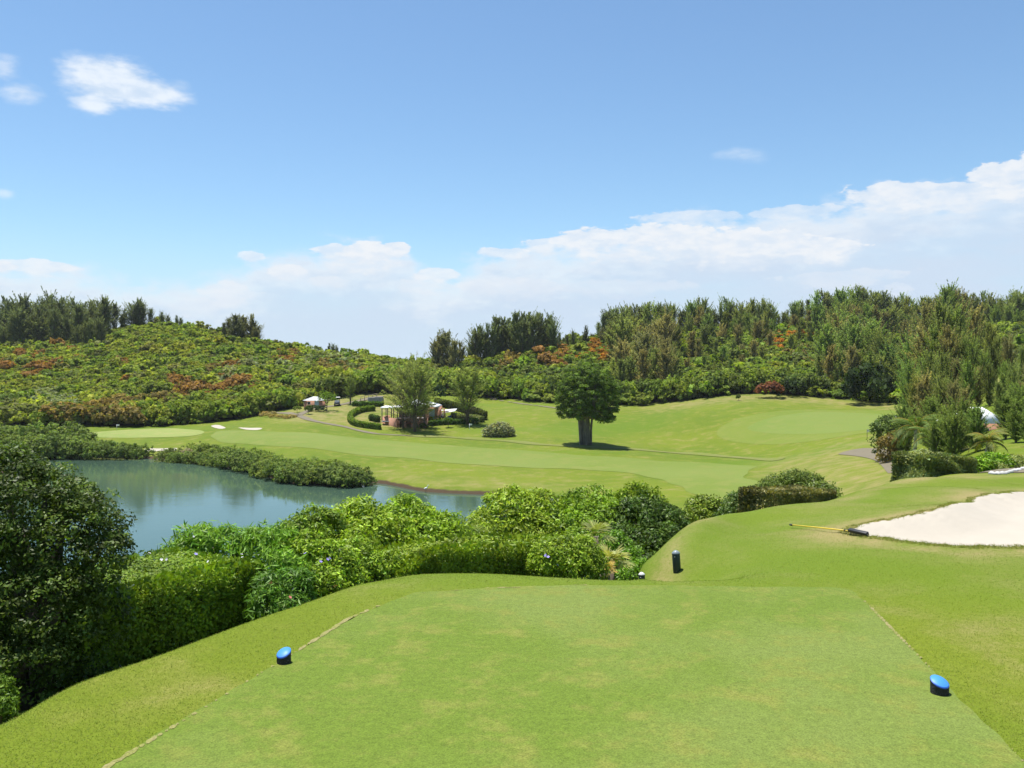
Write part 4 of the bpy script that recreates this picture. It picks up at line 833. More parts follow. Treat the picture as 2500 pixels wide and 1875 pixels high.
a_, b2 = np.array(W(205, 1462, 9.35)[:2]), np.array(W(650, 1372, 11.75)[:2]); dv = b2-a_; dv /= np.linalg.norm(dv); nv = np.array([-dv[1], dv[0]])
if nv[1] < 0: nv = -nv
hedge('hedge', 'broad flat topped clipped hedge beside the dark evergreen tree', [a_+nv*.95, (a_+b2)/2+nv*.97, b2+nv*.95], 1.3, 1.9, .024, 3000, (.12, .21, .028), top=[12.42, 12.38, 12.31], wob=.035)
f_ = MB()
near_bush('oleander_bush', 'long leaved bright green oleander behind the flat topped hedge', 'shrub', [(520,1335,55,13.2,.8),(580,1345,55,13.3,.8),(640,1350,50,13.2),(455,1345,38,13.3,.8),(680,1400,50,11.8),(690,1340,45,12.6),(480,1330,40,13.6)], .075, 420, .16, 16, (.11, .24, .03), .16, kw=dict(axis_out=1.4, cvar=.2))
near_bush('oleander_bush', 'narrow leaved oleander with pink blooms at the end of the flat topped hedge', 'shrub', [(680,1450,48,11.2),(655,1480,40,10.9),(700,1490,36,10.9),(720,1430,34,11.4)], .05, 260, .12, 18, (.065, .155, .025), .2, kw=dict(axis_out=1.0, cvar=.25))
near_bush('mixed_shrub', 'dense bright shrub with lilac blooms in the row above the lawn', 'shrub', [(745,1370,60,12.6),(800,1390,60,12.8),(770,1430,52,12.2),(840,1420,50,12.9),(870,1380,55,13.6),(900,1400,45,13.6),(940,1395,40,13.7),(820,1455,36,12.4)], .034, 900, .13, 20, (.145, .25, .03), .4, kw=dict(cvar=.36))
near_bush('mixed_shrub', 'leafy shrub rising against the lake with dark bare twigs', 'shrub', [(730,1310,42,14.6),(700,1330,38,14.6),(790,1300,48,15),(770,1275,34,15),(745,1335,50,14.5)], .04, 420, .16, 18, (.12, .21, .03), .42, kw=dict(cvar=.3))
near_bush('mixed_shrub', 'yellow green shrub reaching highest in the middle of the row', 'shrub', [(860,1290,55,16),(890,1262,36,16),(830,1320,55,15.6),(900,1320,60,15.8),(950,1310,45,16),(870,1350,50,14.8)], .042, 620, .18, 18, (.17, .28, .03), .42, kw=dict(cvar=.3))
near_bush('mixed_shrub', 'lime green shrub with clustered shoots left of the clipped dark hedge', 'shrub', [(985,1270,48,17),(1020,1290,50,17),(975,1310,55,16.6),(1060,1310,48,17),(1090,1305,42,17.2),(1040,1340,60,16.4),(980,1250,26,17.2),(1120,1320,40,17)], .045, 680, .19, 18, (.16, .28, .028), .42, kw=dict(cvar=.28))
near_bush('mixed_shrub', 'loose pale grassy shrub in the dip before the tall rounded shrub', 'shrub', [(1125,1300,34,18.5),(1150,1330,40,18),(1110,1340,40,17.6),(1180,1345,40,17.8)], .06, 240, .18, 15, (.13, .20, .045), .14, kw=dict(axis_out=1.2))
a_, b2 = fr(985, 1392, 12.1), fr(1318, 1335, 12.35)
hp = catmull([np.array(W(q, 1350, dq)[:2]) for q, dq in ((905, 13.75), (980, 14.3), (1060, 14.6), (1180, 14.6), (1330, 14.4))], 4, False)
hedge('hedge', 'long clipped hedge with shadowed face along the back of the tee', hp, 1.6, 1.3, .028, 2200, (.14, .225, .028), top=[11.75, 11.88, 11.98, 12.03, 12.0], wob=.035)
near_bush('mixed_shrub', 'soft green mounded shrub ending the clipped hedge', 'shrub', [(1370,1370,55,13.5),(1410,1365,50,13.8),(1430,1385,45,13.8),(1340,1365,40,13.6),(1400,1400,40,13.4)], .027, 620, .12, 22, (.15, .25, .028), .45, kw=dict(cvar=.25))
near_bush('rounded_shrub', 'tall rounded shrub with upright yellow green shoots before the lake', 'shrub', [(1235,1265,58,20),(1205,1290,50,20),(1270,1285,55,20),(1300,1250,45,20.5),(1325,1245,38,20.5),(1190,1315,42,19.6),(1240,1320,55,19.5),(1310,1310,50,19.6),(1250,1232,36,20)], .05, 760, .2, 18, (.17, .27, .03), .36, kw=dict(cvar=.28, axis_out=.8))
near_bush('rounded_shrub', 'mid green shrub between the tall rounded shrub and the dark shrub', 'shrub', [(1370,1270,48,21),(1410,1250,46,21.5),(1450,1235,44,22),(1390,1310,55,20),(1440,1290,52,21),(1350,1300,44,20),(1480,1270,50,21.5),(1420,1330,40,19)], .05, 720, .2, 18, (.13, .235, .028), .42, kw=dict(cvar=.28))
near_bush('rounded_shrub', 'sunlit yellow green shrub at the top of the dark shrub', 'shrub', [(1555,1235,44,23),(1580,1228,34,23),(1530,1240,34,23),(1595,1250,28,22.8)], .05, 300, .2, 18, (.13, .215, .02), .42, kw=dict(cvar=.25))
near_bush('dark_shrub', 'large dark glossy shrub against the grassy spur', 'shrub', [(1570,1295,75,21),(1615,1290,55,21),(1540,1280,50,21.4),(1590,1350,62,20),(1560,1390,50,19),(1620,1330,48,20),(1520,1330,45,20),(1500,1360,45,19.5),(1640,1300,34,21)], .045, 1000, .18, 20, (.05, .10, .022), .45, kw=dict(cvar=.3))
near_bush('mixed_shrub', 'small bright green shrub below the dark glossy shrub', 'shrub', [(1510,1350,30,18.4),(1540,1375,28,18),(1555,1395,24,17.6),(1500,1330,26,18.4),(1530,1405,24,17)], .036, 220, .14, 18, (.09, .2, .02), .4, kw=dict(cvar=.25))
near_bush('mixed_shrub', 'round yellow tipped bush just above the grassy spur', 'shrub', [(1715,1250,34,27),(1740,1245,24,27),(1700,1265,26,26.5),(1670,1272,22,26)], .055, 260, .2, 16, (.12, .19, .03), .45, kw=dict(cvar=.3))
near_bush('mixed_shrub', 'loose dark shrub at the left end of the boxy hedge', 'shrub', [(1805,1240,34,25),(1790,1258,28,24.6),(1830,1225,26,25.4),(1770,1262,20,24.6)], .045, 260, .17, 16, (.065, .12, .035), .4, kw=dict(cvar=.3))
near_bush('mixed_shrub', 'soft green shrub spreading behind the boxy hedge', 'shrub', [(1905,1180,28,29,.6),(1940,1174,32,29,.6),(1975,1178,28,29,.6),(1875,1190,22,28,.6),(2005,1200,26,27,.7),(2025,1212,20,26.5,.7),(2045,1216,14,26,.6)], .05, 420, .2, 16, (.10, .155, .045), .4, kw=dict(cvar=.25))
hb = [np.array(W(q, 1200, dq)[:2]) for q, dq in ((1850, 23.6), (1920, 24.3), (1992, 25.0))]
hedge('hedge', 'boxy clipped hedge with pinkish top standing on the slope edge', hb, 1.5, 1.4, .032, 2400, (.14, .15, .08), top=[zz(1199, 23.4), zz(1197, 24.1), zz(1193, 24.8)], wob=.05)
hc = [W(2215, 1115, 35)[:2], W(2340, 1112, 35.5)[:2]]
hedge('hedge', 'square glossy hedge in front of the coconut palm', hc, 2.6, 2.0, .055, 1100, (.15, .20, .10), top=[zz(1110, 35), zz(1106, 35.2), zz(1114, 35.5)], wob=.2)
near_bush('leafy_plant', 'low bright green ground plant right of the square hedge', 'plant', [(2355,1150,18,37,.8),(2380,1142,22,38,.8),(2400,1140,20,38,.8),(2440,1130,28,39,.6),(2415,1125,20,39.5,.7)], .08, 200, .22, 14, (.12, .24, .02), .4)
near_bush('leafy_plant', 'pale green creeping plant on the bank by the white stones', 'plant', [(2470,1135,26,39,.5),(2430,1145,22,38,.5),(2500,1128,24,40,.5)], .06, 160, .2, 14, (.16, .22, .09), .4)
near_bush('rounded_shrub', 'dark rounded shrub left of the coconut palm', 'shrub', [(2168,1045,27,90),(2150,1052,18,89),(2192,1040,22,91)], .13, 190, .5, 16, (.055, .10, .025), .5)
near_bush('rounded_shrub', 'small brownish shrub at the foot of the coconut palm', 'shrub', [(2168,1082,20,86,.8),(2188,1076,18,87)], .12, 130, .4, 14, (.14, .12, .04), .5)
near_bush('silver_bush', 'low grey green mounded bush alone on the fairway slope', 'shrub', [(1205,1052,16,152,.8),(1225,1048,18,152,.8),(1240,1054,14,152,.7),(1190,1056,10,152,.7)], .2, 230, .55, 14, (.19, .22, .14), .5, mat=M_leaf)
# ------------------------------------------------------------------ the big spreading tree
def big_tree():
    b = ground(1430, 1086); d = b.y; k = d/F; rt = empty('spreading_tree', b)
    tag(rt, 'big spreading tree with many fused trunks alone on the fairway', 'tree')
    def q(px, py, dy=0.): return np.array([(px-1430)*k, dy, (1086-py)*k])
    mb = MB()
    for px, r, dy, tx_, ty_ in [(1419,.3,0,1412,1008),(1426,.36,.3,1424,1012),(1435,.36,-.2,1436,1015),(1430,.24,-.5,1432,1015),(1440,.3,.2,1447,1008),(1430,.28,-.4,1430,1018),(1423,.24,.6,1419,1012),(1443,.16,0,1445,1028)]:
        p0 = q(px, 1090, dy); p1 = q((px+tx_)/2, 1050, dy*.9); p2 = q(tx_, ty_, dy*1.3)
        mb.tube([p0, p0*.9+p1*.1, p1, p2], [r*1.1, r*.86, r*.62, r*.52], 14, flute=.2, seed=px)
    for px, dy in [(1424,-.5),(1429,-.62),(1438,-.6),(1442,-.3),(1416,-.2),(1434,-.7)]:   # hanging roots
        mb.tube([q(px, 1089, dy), q(px+random.uniform(-2, 2), 1055, dy), q(px+random.uniform(-5, 5), 1018, dy*.6)], [.10, .06, .045], 7, flute=.2, seed=px)
    mb.build('trunk', M_barkfig, rt, smooth=True)
    lb = MB(); rs = random.Random(4)
    for tx_, ty_, dy in [(1372,1010,0),(1365,975,1),(1380,940,-1),(1400,915,1),(1430,905,0),(1455,915,-1),(1480,935,1),(1492,965,0),(1498,1000,-1),(1480,1010,1),(1395,960,3.5),(1440,950,3.8),(1470,960,3),(1400,970,-3.5),(1445,965,-3.8),(1475,985,-2.8),(1385,1020,-2)]:
        s0 = q(rs.choice([1410, 1425, 1436, 1448]), 1020, rs.uniform(-.4, .4)); e = q(tx_, ty_, dy); m_ = s0*.45+e*.55+np.array([0, 0, .5])
        lb.tube([s0, s0*.7+m_*.3, m_, e], [.32, .24, .15, .05], 8)
        for _ in range(3):
            e2 = e+np.array([rs.uniform(-1.2, 1.2), rs.uniform(-1.2, 1.2), rs.uniform(-.3, 1.2)]); lb.tube([m_, (m_+e2)/2+np.array([0, 0, .2]), e2], [.1, .07, .02], 5)
    lb.build('limb', M_barkfig, rt, smooth=True)
    L = []
    for px, py, r, dys in [(1430,918,34,(-3,0,3)),(1400,935,30,(-3,1,3)),(1462,928,30,(-3,1,3)),(1380,962,26,(-2,2)),(1488,955,26,(-2,2)),(1370,985,20,(-1,2)),(1495,985,22,(-2,2)),(1405,975,30,(-4,4)),(1450,970,32,(-4,4)),(1432,950,36,(-4,4)),
                           (1500,1008,16,(-1,1.5)),(1478,1008,20,(-2.5,2.5)),(1455,1003,22,(-3,3)),(1375,1010,14,(0,1.5)),(1395,1003,16,(-2,2.5)),(1420,1000,22,(-3.5,3.5)),(1478,1014,15,(-2.,.5,2.)),(1496,1018,11,(-1,1)),(1440,1006,18,(-3.5,3.)),(1400,1004,14,(-3.,2.5)),(1420,940,34,(-2,2)),(1445,935,34,(-2,2)),(1382,935,22,(0,)),(1378,955,22,(-2,2)),(1485,945,24,(-2,2)),(1372,1000,16,(-1,1)),(1385,915,18,(0,)),(1470,908,18,(0,)),(1480,930,20,(0,)),(1430,898,24,(0,)),(1412,905,20,(0,)),(1452,903,20,(0,))]:
        for dy in dys: L.append((q(1431+(px-1430)*.93, py+3, dy*.93), np.array([r*k, r*k, r*k*.9])*.92))
    V, Q, C = crown_clumps(L, 1150, .62, 46, .15, .55, (.07, .12, .024), jit=.45, cvar=.3, squash=.62, up=.5, inner=.25, low=-.85)
    obj('crown', mesh('crown', V, Q, M_leaf, C), rt)
big_tree()
# ------------------------------------------------------------------ feathery trees around the clubhouse
def near_cas(px, py, ytop, label, seed, wr=.36, col=C_OLIVE, nb=190, lower=0., nl=52):
    b = ground(px, py); h = zz(ytop, b.y)-b.z; (V, Q, C), mb = casuarina(seed, h, wr, int(nb*.95), nl, up_=.6)
    V = V.copy(); V[:, 2] = V[:, 2]*(1-lower)+lower*h
    rt = empty('casuarina_tree', b); tag(rt, label, 'tree')
    cr = obj('crown', mesh('crown', V, Q, M_needle, C*np.array(col)), rt)
    mb.build('trunk', M_bark, rt, smooth=True)
near_cas(1013, 1054, 897, 'tallest feathery tree right in front of the clubhouse terrace', 501, .50, (.15, .205, .065), 230, .16)
near_cas(984, 1046, 912, 'feathery tree over the left end of the clubhouse terrace', 502, .46, (.16, .21, .07), 200, .2)
near_cas(1036, 1044, 945, 'lower feathery tree by the right side of the clubhouse', 503, .3, (.145, .20, .065), 150, .18)
near_cas(1141, 1036, 907, 'upright feathery tree standing right of the clubhouse', 504, .42, (.15, .21, .06), 220, .22)
near_cas(855, 987, 918, 'small dark feathery tree behind the railing left of the clubhouse', 505, .34, (.10, .155, .035), 110, .15)
def small_tree(px, py, ytop, label, col, spread=.5, leaf=.12, n=70):
    b = ground(px, py); h = zz(ytop, b.y)-b.z; rt = empty('small_tree', b); tag(rt, label, 'tree')
    L = [(np.array([0, 0, h*.68]), np.array([h*spread*.6, h*spread*.6, h*.3]))]+[(np.array([math.cos(a)*h*spread*.4, math.sin(a)*h*spread*.4, h*random.uniform(.5, .8)]), np.array([h*spread*.35]*2+[h*.2])) for a in (0, 1.3, 2.6, 3.9, 5.2)]
    V, Q, C = crown_clumps(L, n, h*.09, 18, leaf, .5, col); obj('crown', mesh('crown', V, Q, M_leaf, C), rt)
    mb = MB(); mb.tube([(0, 0, -.2), (.02, 0, h*.3), (0, .03, h*.62)], [h*.025, h*.02, h*.012], 7)
    for c, r in L[1:]: mb.tube([(0, 0, h*.35), tuple(c*.6+np.array([0, 0, h*.15])), tuple(c)], [h*.012, h*.009, h*.004], 5)
    mb.build('trunk', M_bark, rt, smooth=True)
small_tree(798, 1004, 955, 'young green tree to the right of the small pink hut', (.09, .16, .025), .6)
small_tree(753, 1012, 990, 'tiny tree by the path below the small pink hut', (.07, .12, .03), .5)
small_tree(1094, 1044, 1018, 'slim young tree on the lawn below the blue cart', (.08, .15, .03), .5)
small_tree(1803, 978, 963, 'lone sapling on the crest of the right fairway', (.08, .12, .03), .5)
small_tree(725, 1008, 992, 'spiky young plant at the junction of the paths', (.14, .2, .05), .8)
def gbush(px, py, r, label, col, zs=1., grp=None, me=None):
    b = ground(px, py); put(me or random.choice(broad_me), 'shrub', (b.x, b.y, b.z-.15), r, random.uniform(0, 6), vary(col, .06), label, 'shrub', grp, r*zs)
gbush(1073, 977, 1.0, 'dark evergreen bush above the long hedge behind the clubhouse', (.03, .06, .025), 1.9)
gbush(767, 1003, .9, 'dark shrub hiding the front of the small pink hut', (.045, .075, .03), .8)
gbush(783, 1004, .75, 'dark shrub at the right corner of the small pink hut', (.045, .075, .03), .9)
gbush(1062, 1033, .95, 'yellow green garden bush beside the clubhouse corner', (.15, .21, .03), 1.)
gbush(1048, 1030, .75, 'rounded dark green garden bush beside the clubhouse corner', (.04, .09, .02), 1.2)
gbush(1030, 1044, .8, 'garden bush below the clubhouse terrace', (.07, .12, .03), .7)
GS = ('straw coloured ornamental grass clump by the left path', 'ornamental grass clumps by the left path')
for px, py in [(640,1016),(655,1018),(670,1020),(685,1021),(700,1022),(712,1020),(648,1012),(665,1013)]: gbush(px, py, .55, GS[0], (.28, .25, .11), .9, GS[1])
# ------------------------------------------------------------------ coconut palms
M_frond = leafmat('palm_frond', .55, .15, .3)
def palm(px, d, ytop, label, seed, nf=15, fl=1.9, th=1.2, col=(.075, .13, .04)):
    b = at(px, d); rt = empty('coconut_palm', b); tag(rt, label, 'palm'); rs = np.random.default_rng(seed)
    mb = MB(); mb.tube([(0, 0, -.2), (.05, 0, th*.4), (.12, 0, th*.8), (.14, 0, th)], [.2, .15, .12, .11], 10); mb.build('trunk', M_barkpale, rt, smooth=True)
    top = np.array([.14, 0, th])
    for i in range(nf):
        a = i*2.399+rs.uniform(-.2, .2); e0 = R(rs.uniform(5, 85)) if i > 2 else R(rs.uniform(60, 85)); L = fl*rs.uniform(.8, 1.15); n = 26
        pts = [top.copy()]; e = e0; p = top.copy()
        for j in range(n):
            p = p+np.array([math.cos(a)*math.cos(e), math.sin(a)*math.cos(e), math.sin(e)])*L/n; pts.append(p.copy()); e -= R(3.6+rs.uniform(0, .8))
        pts = np.array(pts); fr_ = MB(); fr_.tube(pts[::3], np.linspace(.035, .008, len(pts[::3])), 5); V = []; C = []
        side = np.array([-math.sin(a), math.cos(a), 0])
        for j in range(3, n+1):
            t = unit(pts[j]-pts[j-1]); ll = L*.30*math.sin(math.pi*(j/n)**.8*.92+.15)
            for s_ in (-1, 1):
                for h in (0, .5):
                    dr = unit(side*s_*.8+t*.65+np.array([0, 0, -.45])+rs.normal(size=3)*.06); bs_ = pts[j]-t*L/n*h; wv_ = t*.026
                    V += [bs_-wv_, bs_+dr*ll*.5-wv_, bs_+dr*ll, bs_+dr*ll*.5+wv_]
        V = np.array(V); C = leafcol(len(V)//4, np.array(col)*(1.15 if e0 > .9 else .95), .15, .08)
        Tv = np.concatenate(fr_.V); Tf = np.concatenate(fr_.F4); n0 = len(V); f3 = np.concatenate(fr_.F3)+n0
        obj('frond', mesh('frond', np.concatenate([V, Tv]), [np.arange(n0).reshape(-1, 4), Tf+n0, f3], M_frond, np.concatenate([C, np.tile((.30, .27, .08), (len(Tv), 1))])), rt)
palm(2232, 74, 1000, 'larger coconut palm with arching fronds behind the square hedge', 11, 20, 2.7, 3.2)
palm(2272, 70, 1030, 'low coconut palm with drooping fronds right of the larger palm', 12, 13, 2.6, 2.0)
palm(2408, 58, 1030, 'coconut palm with yellowing fronds in front of the white roofed building', 13, 16, 1.8, 1.2, (.10, .135, .04))
def fanpalm(px, py, d, r, label, seed, col=(.20, .25, .13)):
    b = at(px, d); c = W(px, py, d); rt = empty('fan_palm', b); tag(rt, label, 'palm'); rs = np.random.default_rng(seed); V = []
    cc = np.array(c-b)
    for i in range(11):
        a = i*2.4; e = R(rs.uniform(-5, 70)); dv_ = np.array([math.cos(a)*math.cos(e), math.sin(a)*math.cos(e), math.sin(e)]); o = cc+dv_*r*.4; s1 = unit(np.cross(dv_, [0, 0, 1.])); s2 = np.cross(s1, dv_)
        for k in range(15):
            q = R(-75+k*10.7); dd = unit(dv_*math.cos(q)+s1*math.sin(q)-s2*.15+rs.normal(size=3)*.04); ll = r*.75; wv_ = np.cross(dd, s2)*r*.035
            V += [o, o+dd*ll*.5-wv_, o+dd*ll-np.array([0, 0, r*.12]), o+dd*ll*.5+wv_]
    V = np.array(V); obj('frond', mesh('frond', V, np.arange(len(V)).reshape(-1, 4), M_frond, leafcol(len(V)//4, col, .2, .06)), rt)
    mb = MB(); mb.tube([(0, 0, -.2), tuple(cc*.5), tuple(cc)], [.09, .07, .05], 7)
    mb.build('trunk', M_bark, rt)
fanpalm(1455, 1310, 17.5, .42, 'silvery fan palm half hidden between the green shrubs', 3)
fanpalm(1492, 1375, 15.2, .42, 'silvery fan palm at the end of the row just behind the tee', 4, (.26, .30, .17))
fanpalm(1470, 1400, 14.6, .3, 'dry low fan palm at the back edge of the tee', 5, (.34, .30, .14))
# ------------------------------------------------------------------ buildings
def hip(mb, c, sx, sy, z0, rise, ridge, oh=.4, steps=3):
    """stepped limewashed hip roof: thin courses narrowing to a ridge"""
    for i in range(steps):
        f = max(0, i-.12)/steps; g_ = (i+1)/steps; h = rise/steps; xs = (sx+2*oh)*(1-f)+ridge*f; ys = (sy+2*oh)*(1-f)+.3*f
        xs2 = (sx+2*oh)*(1-g_)+ridge*g_; ys2 = (sy+2*oh)*(1-g_)+.3*g_
        V = np.array([[-xs/2,-ys/2,0],[xs/2,-ys/2,0],[xs/2,ys/2,0],[-xs/2,ys/2,0],[-xs2/2,-ys2/2,h],[xs2/2,-ys2/2,h],[xs2/2,ys2/2,h],[-xs2/2,ys2/2,h]])
        mb.add(V+np.array([c[0], c[1], z0+h*i]), [[0,3,2,1],[4,5,6,7],[0,1,5,4],[1,2,6,5],[2,3,7,6],[3,0,4,7]])
    return mb
def clubhouse():
    b = ground(1000, 1047); b.y += 1.2; b.z = zz(1044, b.y); d = b.y; k = d/F
    rt = empty('clubhouse', b); tag(rt, 'pink clubhouse with white stepped roof half hidden by feathery trees', 'building')
    X = lambda px: (px-1250)*k-b.x
    Z = lambda py, dd=0: zz(py, d+dd)-b.z
    zt = Z(1020.5); x0, x1 = X(925), X(1036); xm = X(969)
    # lower terrace storey
    m1 = MB(); V = np.array([[x0, 6.5, -2], [xm, 0, -2], [xm, 0, zt], [x0, 6.5, zt]])
    y0 = 3.2
    def wallseg(m_, ax, ay, bx, by, zlo, zhi, th=.3):
        c = ((ax+bx)/2, (ay+by)/2, (zlo+zhi)/2); L = math.hypot(bx-ax, by-ay); m_.box(c, (L, th, zhi-zlo), math.atan2(by-ay, bx-ax))
    zt = Z(1020.5, 1.5)
    wallseg(m1, x0, y0+1.5, xm, 0, -2.5, zt); wallseg(m1, x0, y0+1.5, x0+.4, 11, -2.5, zt)
    m1.build('terrace_wall', M_pink, rt)
    # arcade to the right: piers with arches between
    m2 = MB(); pw = (x1-xm)/4
    for i in range(5): m2.box((xm+.2+i*pw, .9, (zt-1.8)/2), (.45, .5, zt+1.8))
    m2.box(((xm+x1)/2+.2, .9, zt-.18), (x1-xm+.45, .52, .36))
    for i in range(4):
        cx = xm+.2+(i+.5)*pw; rr_ = (pw-.45)/2
        for s_ in range(8):
            a0 = math.pi*s_/8; a1 = math.pi*(s_+1)/8; zc = zt-.36-rr_*.75
            V = []
            for yy in (.65, 1.15):
                V += [[cx+rr_*math.cos(a0), yy, zc+rr_*.75*math.sin(a0)], [cx+rr_*math.cos(a1), yy, zc+rr_*.75*math.sin(a1)], [cx+rr_*math.cos(a1), yy, zt-.355], [cx+rr_*math.cos(a0), yy, zt-.355]]
            m2.add(V, [[0,1,2,3],[7,6,5,4],[0,4,5,1],[2,6,7,3],[1,5,6,2],[0,3,7,4]])
    m2.build('arcade', M_pink, rt)
    m3 = MB(); m3.box(((xm+x1)/2, 4.2, (zt-2)/2), (x1-xm+.6, .2, zt+1.8)); m3.build('inner_wall', M_pink, rt)
    m3 = MB(); m3.box(((xm+x1)/2-.2, 2.4, zt-.12), (x1-xm+.2, 2.9, .2)); m3.box(((x0+xm)/2, 5.9, zt-.75), (xm-x0-.3, 7.5, .2)); m3.build('terrace_floor', M_stone, rt)
    # main block
    cx = (X(962)+X(1068))/2; sx = X(1066)-X(966); cy = 9.6; wz0, wz1 = zt-.5, Z(993, 7.)
    m4 = MB(); m4.box((cx, cy, (wz1-2)/2), (sx, 8.5, wz1+2)); m4.build('wall', M_pink, rt)
    rf = hip(MB(), (cx-.6, cy), sx+.6, 9.2, wz1, Z(975, 10)-wz1, 1.2, .35, 4).build('roof', M_white, rt)
    for i, px_ in enumerate((985, 1003, 1020)):
        mw = MB(); mw.box((X(px_), cy-4.27, wz0+1.35), (1.2, .06, 1.5)); wn = mw.build('window', M_white, rt)
        mp_ = MB(); mp_.box((X(px_), cy-4.31, wz0+1.35), (1.0, .04, 1.3)); mp_.build('pane', M_dark, wn)
    md = MB(); md.box((X(1048), cy-4.27, wz0+1.05), (1.1, .06, 2.1)); md.build('door', M_door, rt)
    ml = MB(); ml.tube([(X(1068), cy-3.5, wz0-.2), (X(1068), cy-3.5, wz0+1.6), (X(1071), cy-3.5, wz0+2.3), (X(1078), cy-3.5, wz0+2.1), (X(1080), cy-3.5, wz0-.2)], .14, 8); ml.build('garden_arch', M_pink, rt)
    # pergola over the terrace
    pr_ = MB(); pz = Z(994.5, 4); cxp = (X(924)+X(1000))/2; pr_.box((cxp, 5.6, pz), (X(1000)-X(924), 6.4, .22)); pg = pr_.build('pergola_roof', M_white, rt)
    for px_ in (927, 941, 956, 972, 988):
        for yy in (2.9, 8.2):
            mp_ = MB(); mp_.box((X(px_), yy, (zt-.65+pz-.1)/2), (.16, .16, pz-.12-zt+.65)); mp_.build('post', M_cartgrey, rt)
    for i, px_ in enumerate((932, 948, 962)):                    # balustrade along the terrace edge
        mr = MB(); mr.tube([(X(px_)-.8, 5.1-i*1.55+.8, zt), (X(px_)-.8, 5.1-i*1.55+.8, zt+.5)], .03, 5)
clubhouse()
def hut():
    b = ground(762, 998); b.y += 2.6; b.z = zz(996, b.y)-.1; k = b.y/F; rt = empty('garden_hut', b); tag(rt, 'small square pink hut with white pyramid roof left of the cart', 'building')
    s = 43*k; h = 20*k
    m = MB(); m.box((0, 0, h/2-.5), (s, s, h+1)); m.build('wall', M_pink, rt)
    hip(MB(), (0, 0), s, s, h, 8.5*k, .9, .35, 4).build('roof', M_white, rt)
    m = MB(); m.box((s*.22, -s/2-.02, .95), (.95, .06, 1.9)); m.build('door', M_door, rt)
    m = MB(); m.box((-s*.22, -s/2-.02, 1.25), (.7, .06, .7)); w_ = m.build('window', M_white, rt); m = MB(); m.box((-s*.22, -s/2-.055, 1.25), (.56, .03, .56)); m.build('pane', M_dark, w_)
hut()
def far_house():
    d = 80.; b = at(2425, d); b.z = zz(1065, d); k = d/F; rt = empty('house', b); tag(rt, 'house with bright white roof seen through the right grove', 'building')
    m = MB(); wt = zz(1034, d)-b.z; m.box((0, 3, wt-2), (5.6*.5, 6, 4.0)); m.build('wall', M_pink, rt)
    hip(MB(), (0, 3), 2.4, 6, wt, 36*k, 1.2, .25, 1).build('roof', M_white, rt)
    m = MB(); m.box((-3.6, 1.5, wt-1.3), (1.4, 4, 2.6)); m.build('annex_wall', M_pink, rt)
    m = MB(); m.box((-3.6, 1.4, wt+.1), (1.8, 4.4, .2)); m.build('annex_roof', M_white, rt)
    for x_ in (-.75, .75):
        m = MB(); m.box((x_, -.02, wt-.9), (.7, .06, .9)); w_ = m.build('window', M_white, rt); m = MB(); m.box((x_, -.06, wt-.9), (.56, .04, .76)); m.build('pane', M_dark, w_)
far_house()
# ------------------------------------------------------------------ clubhouse hedges
def gl(pts, n=4): return catmull([tuple(ground(a, b))[:2] for a, b in pts], n, False)
hedge('hedge', 'curved C shaped clipped hedge left of the clubhouse terrace', gl([(915,1003),(885,1006),(860,1016),(854,1028),(868,1040),(900,1046),(929,1049)]), 1.1, .9, .13, 60, (.10, .165, .03), M_leaf, wob=.06)
hedge('hedge', 'short dark hedge against the left end of the terrace wall', gl([(904,1026),(915,1029),(926,1031)]), 1.2, .9, .12, 70, (.04, .08, .02), M_leaf)
hedge('hedge', 'low hedge below the grey stone wall behind the clubhouse', gl([(862,991),(890,992),(915,992),(936,992)]), 1.0, 1.1, .13, 60, (.06, .12, .025), M_leaf, wob=.1)
hedge('hedge', 'long sloping dark hedge running down behind the upright feathery tree', gl([(1064,990),(1090,996),(1120,1004),(1156,1014),(1185,1026)]), 1.7, 1.0, .13, 60, (.055, .075, .025), M_leaf)
hedge('hedge', 'long low dark hedge in front of the blue cart', gl([(1048,1040),(1085,1037),(1120,1036),(1168,1034)]), 1.0, .9, .12, 70, (.05, .10, .025), M_leaf)
hedge('hedge', 'pale grey green hedge between the blue cart and the feathery tree', gl([(1102,1022),(1130,1024),(1160,1027),(1178,1031)]), 1.1, 1.1, .12, 70, (.13, .17, .08), M_leaf, wob=.1)
def polywall(name, label, pts, h, th, mat, cat, rough=.05):
    P = gl(pts, 5); b = Vector((*P.mean(0), 0)); b.z = float(H(b.x, b.y)); rt = MB(); rs = random.Random(3)
    for i in range(len(P)-1):
        a, c = P[i], P[i+1]; L = np.linalg.norm(c-a); m_ = (a+c)/2; z = float(H(*m_)); hh = h+rs.uniform(-rough, rough)
        rt.box((m_[0]-b.x, m_[1]-b.y, z-b.z+hh/2-.15), (L*.98, th+rs.uniform(-rough, rough), hh+.3), math.atan2(c[1]-a[1], c[0]-a[0]))
    o = rt.build(name, mat, None, b, bevel=.03); tag(o, label, cat); return o
polywall('stone_wall', 'low grey stone retaining wall behind the clubhouse', [(898,985),(915,984),(936,983)], 1.3, .5, M_stone, 'wall')
def railing():
    P = [ground(a, b) for a, b in [(880,981),(890,978),(900,976),(910,974),(920,972)]]; b = P[2]; rt = empty('railing', b); tag(rt, 'wooden post and rail fence climbing behind the stone wall', 'fence')
    for p in P: m = MB(); q = p-b; m.tube([(q.x, q.y, -.2+q.z), (q.x, q.y, q.z+1.1)], .07, 8); m.build('post', M_wood, rt)
    for hgt in (.6, 1.05): m = MB(); m.tube([tuple(p-b+Vector((0, 0, hgt))) for p in P], .055, 6); m.build('rail', M_wood, rt)
railing()
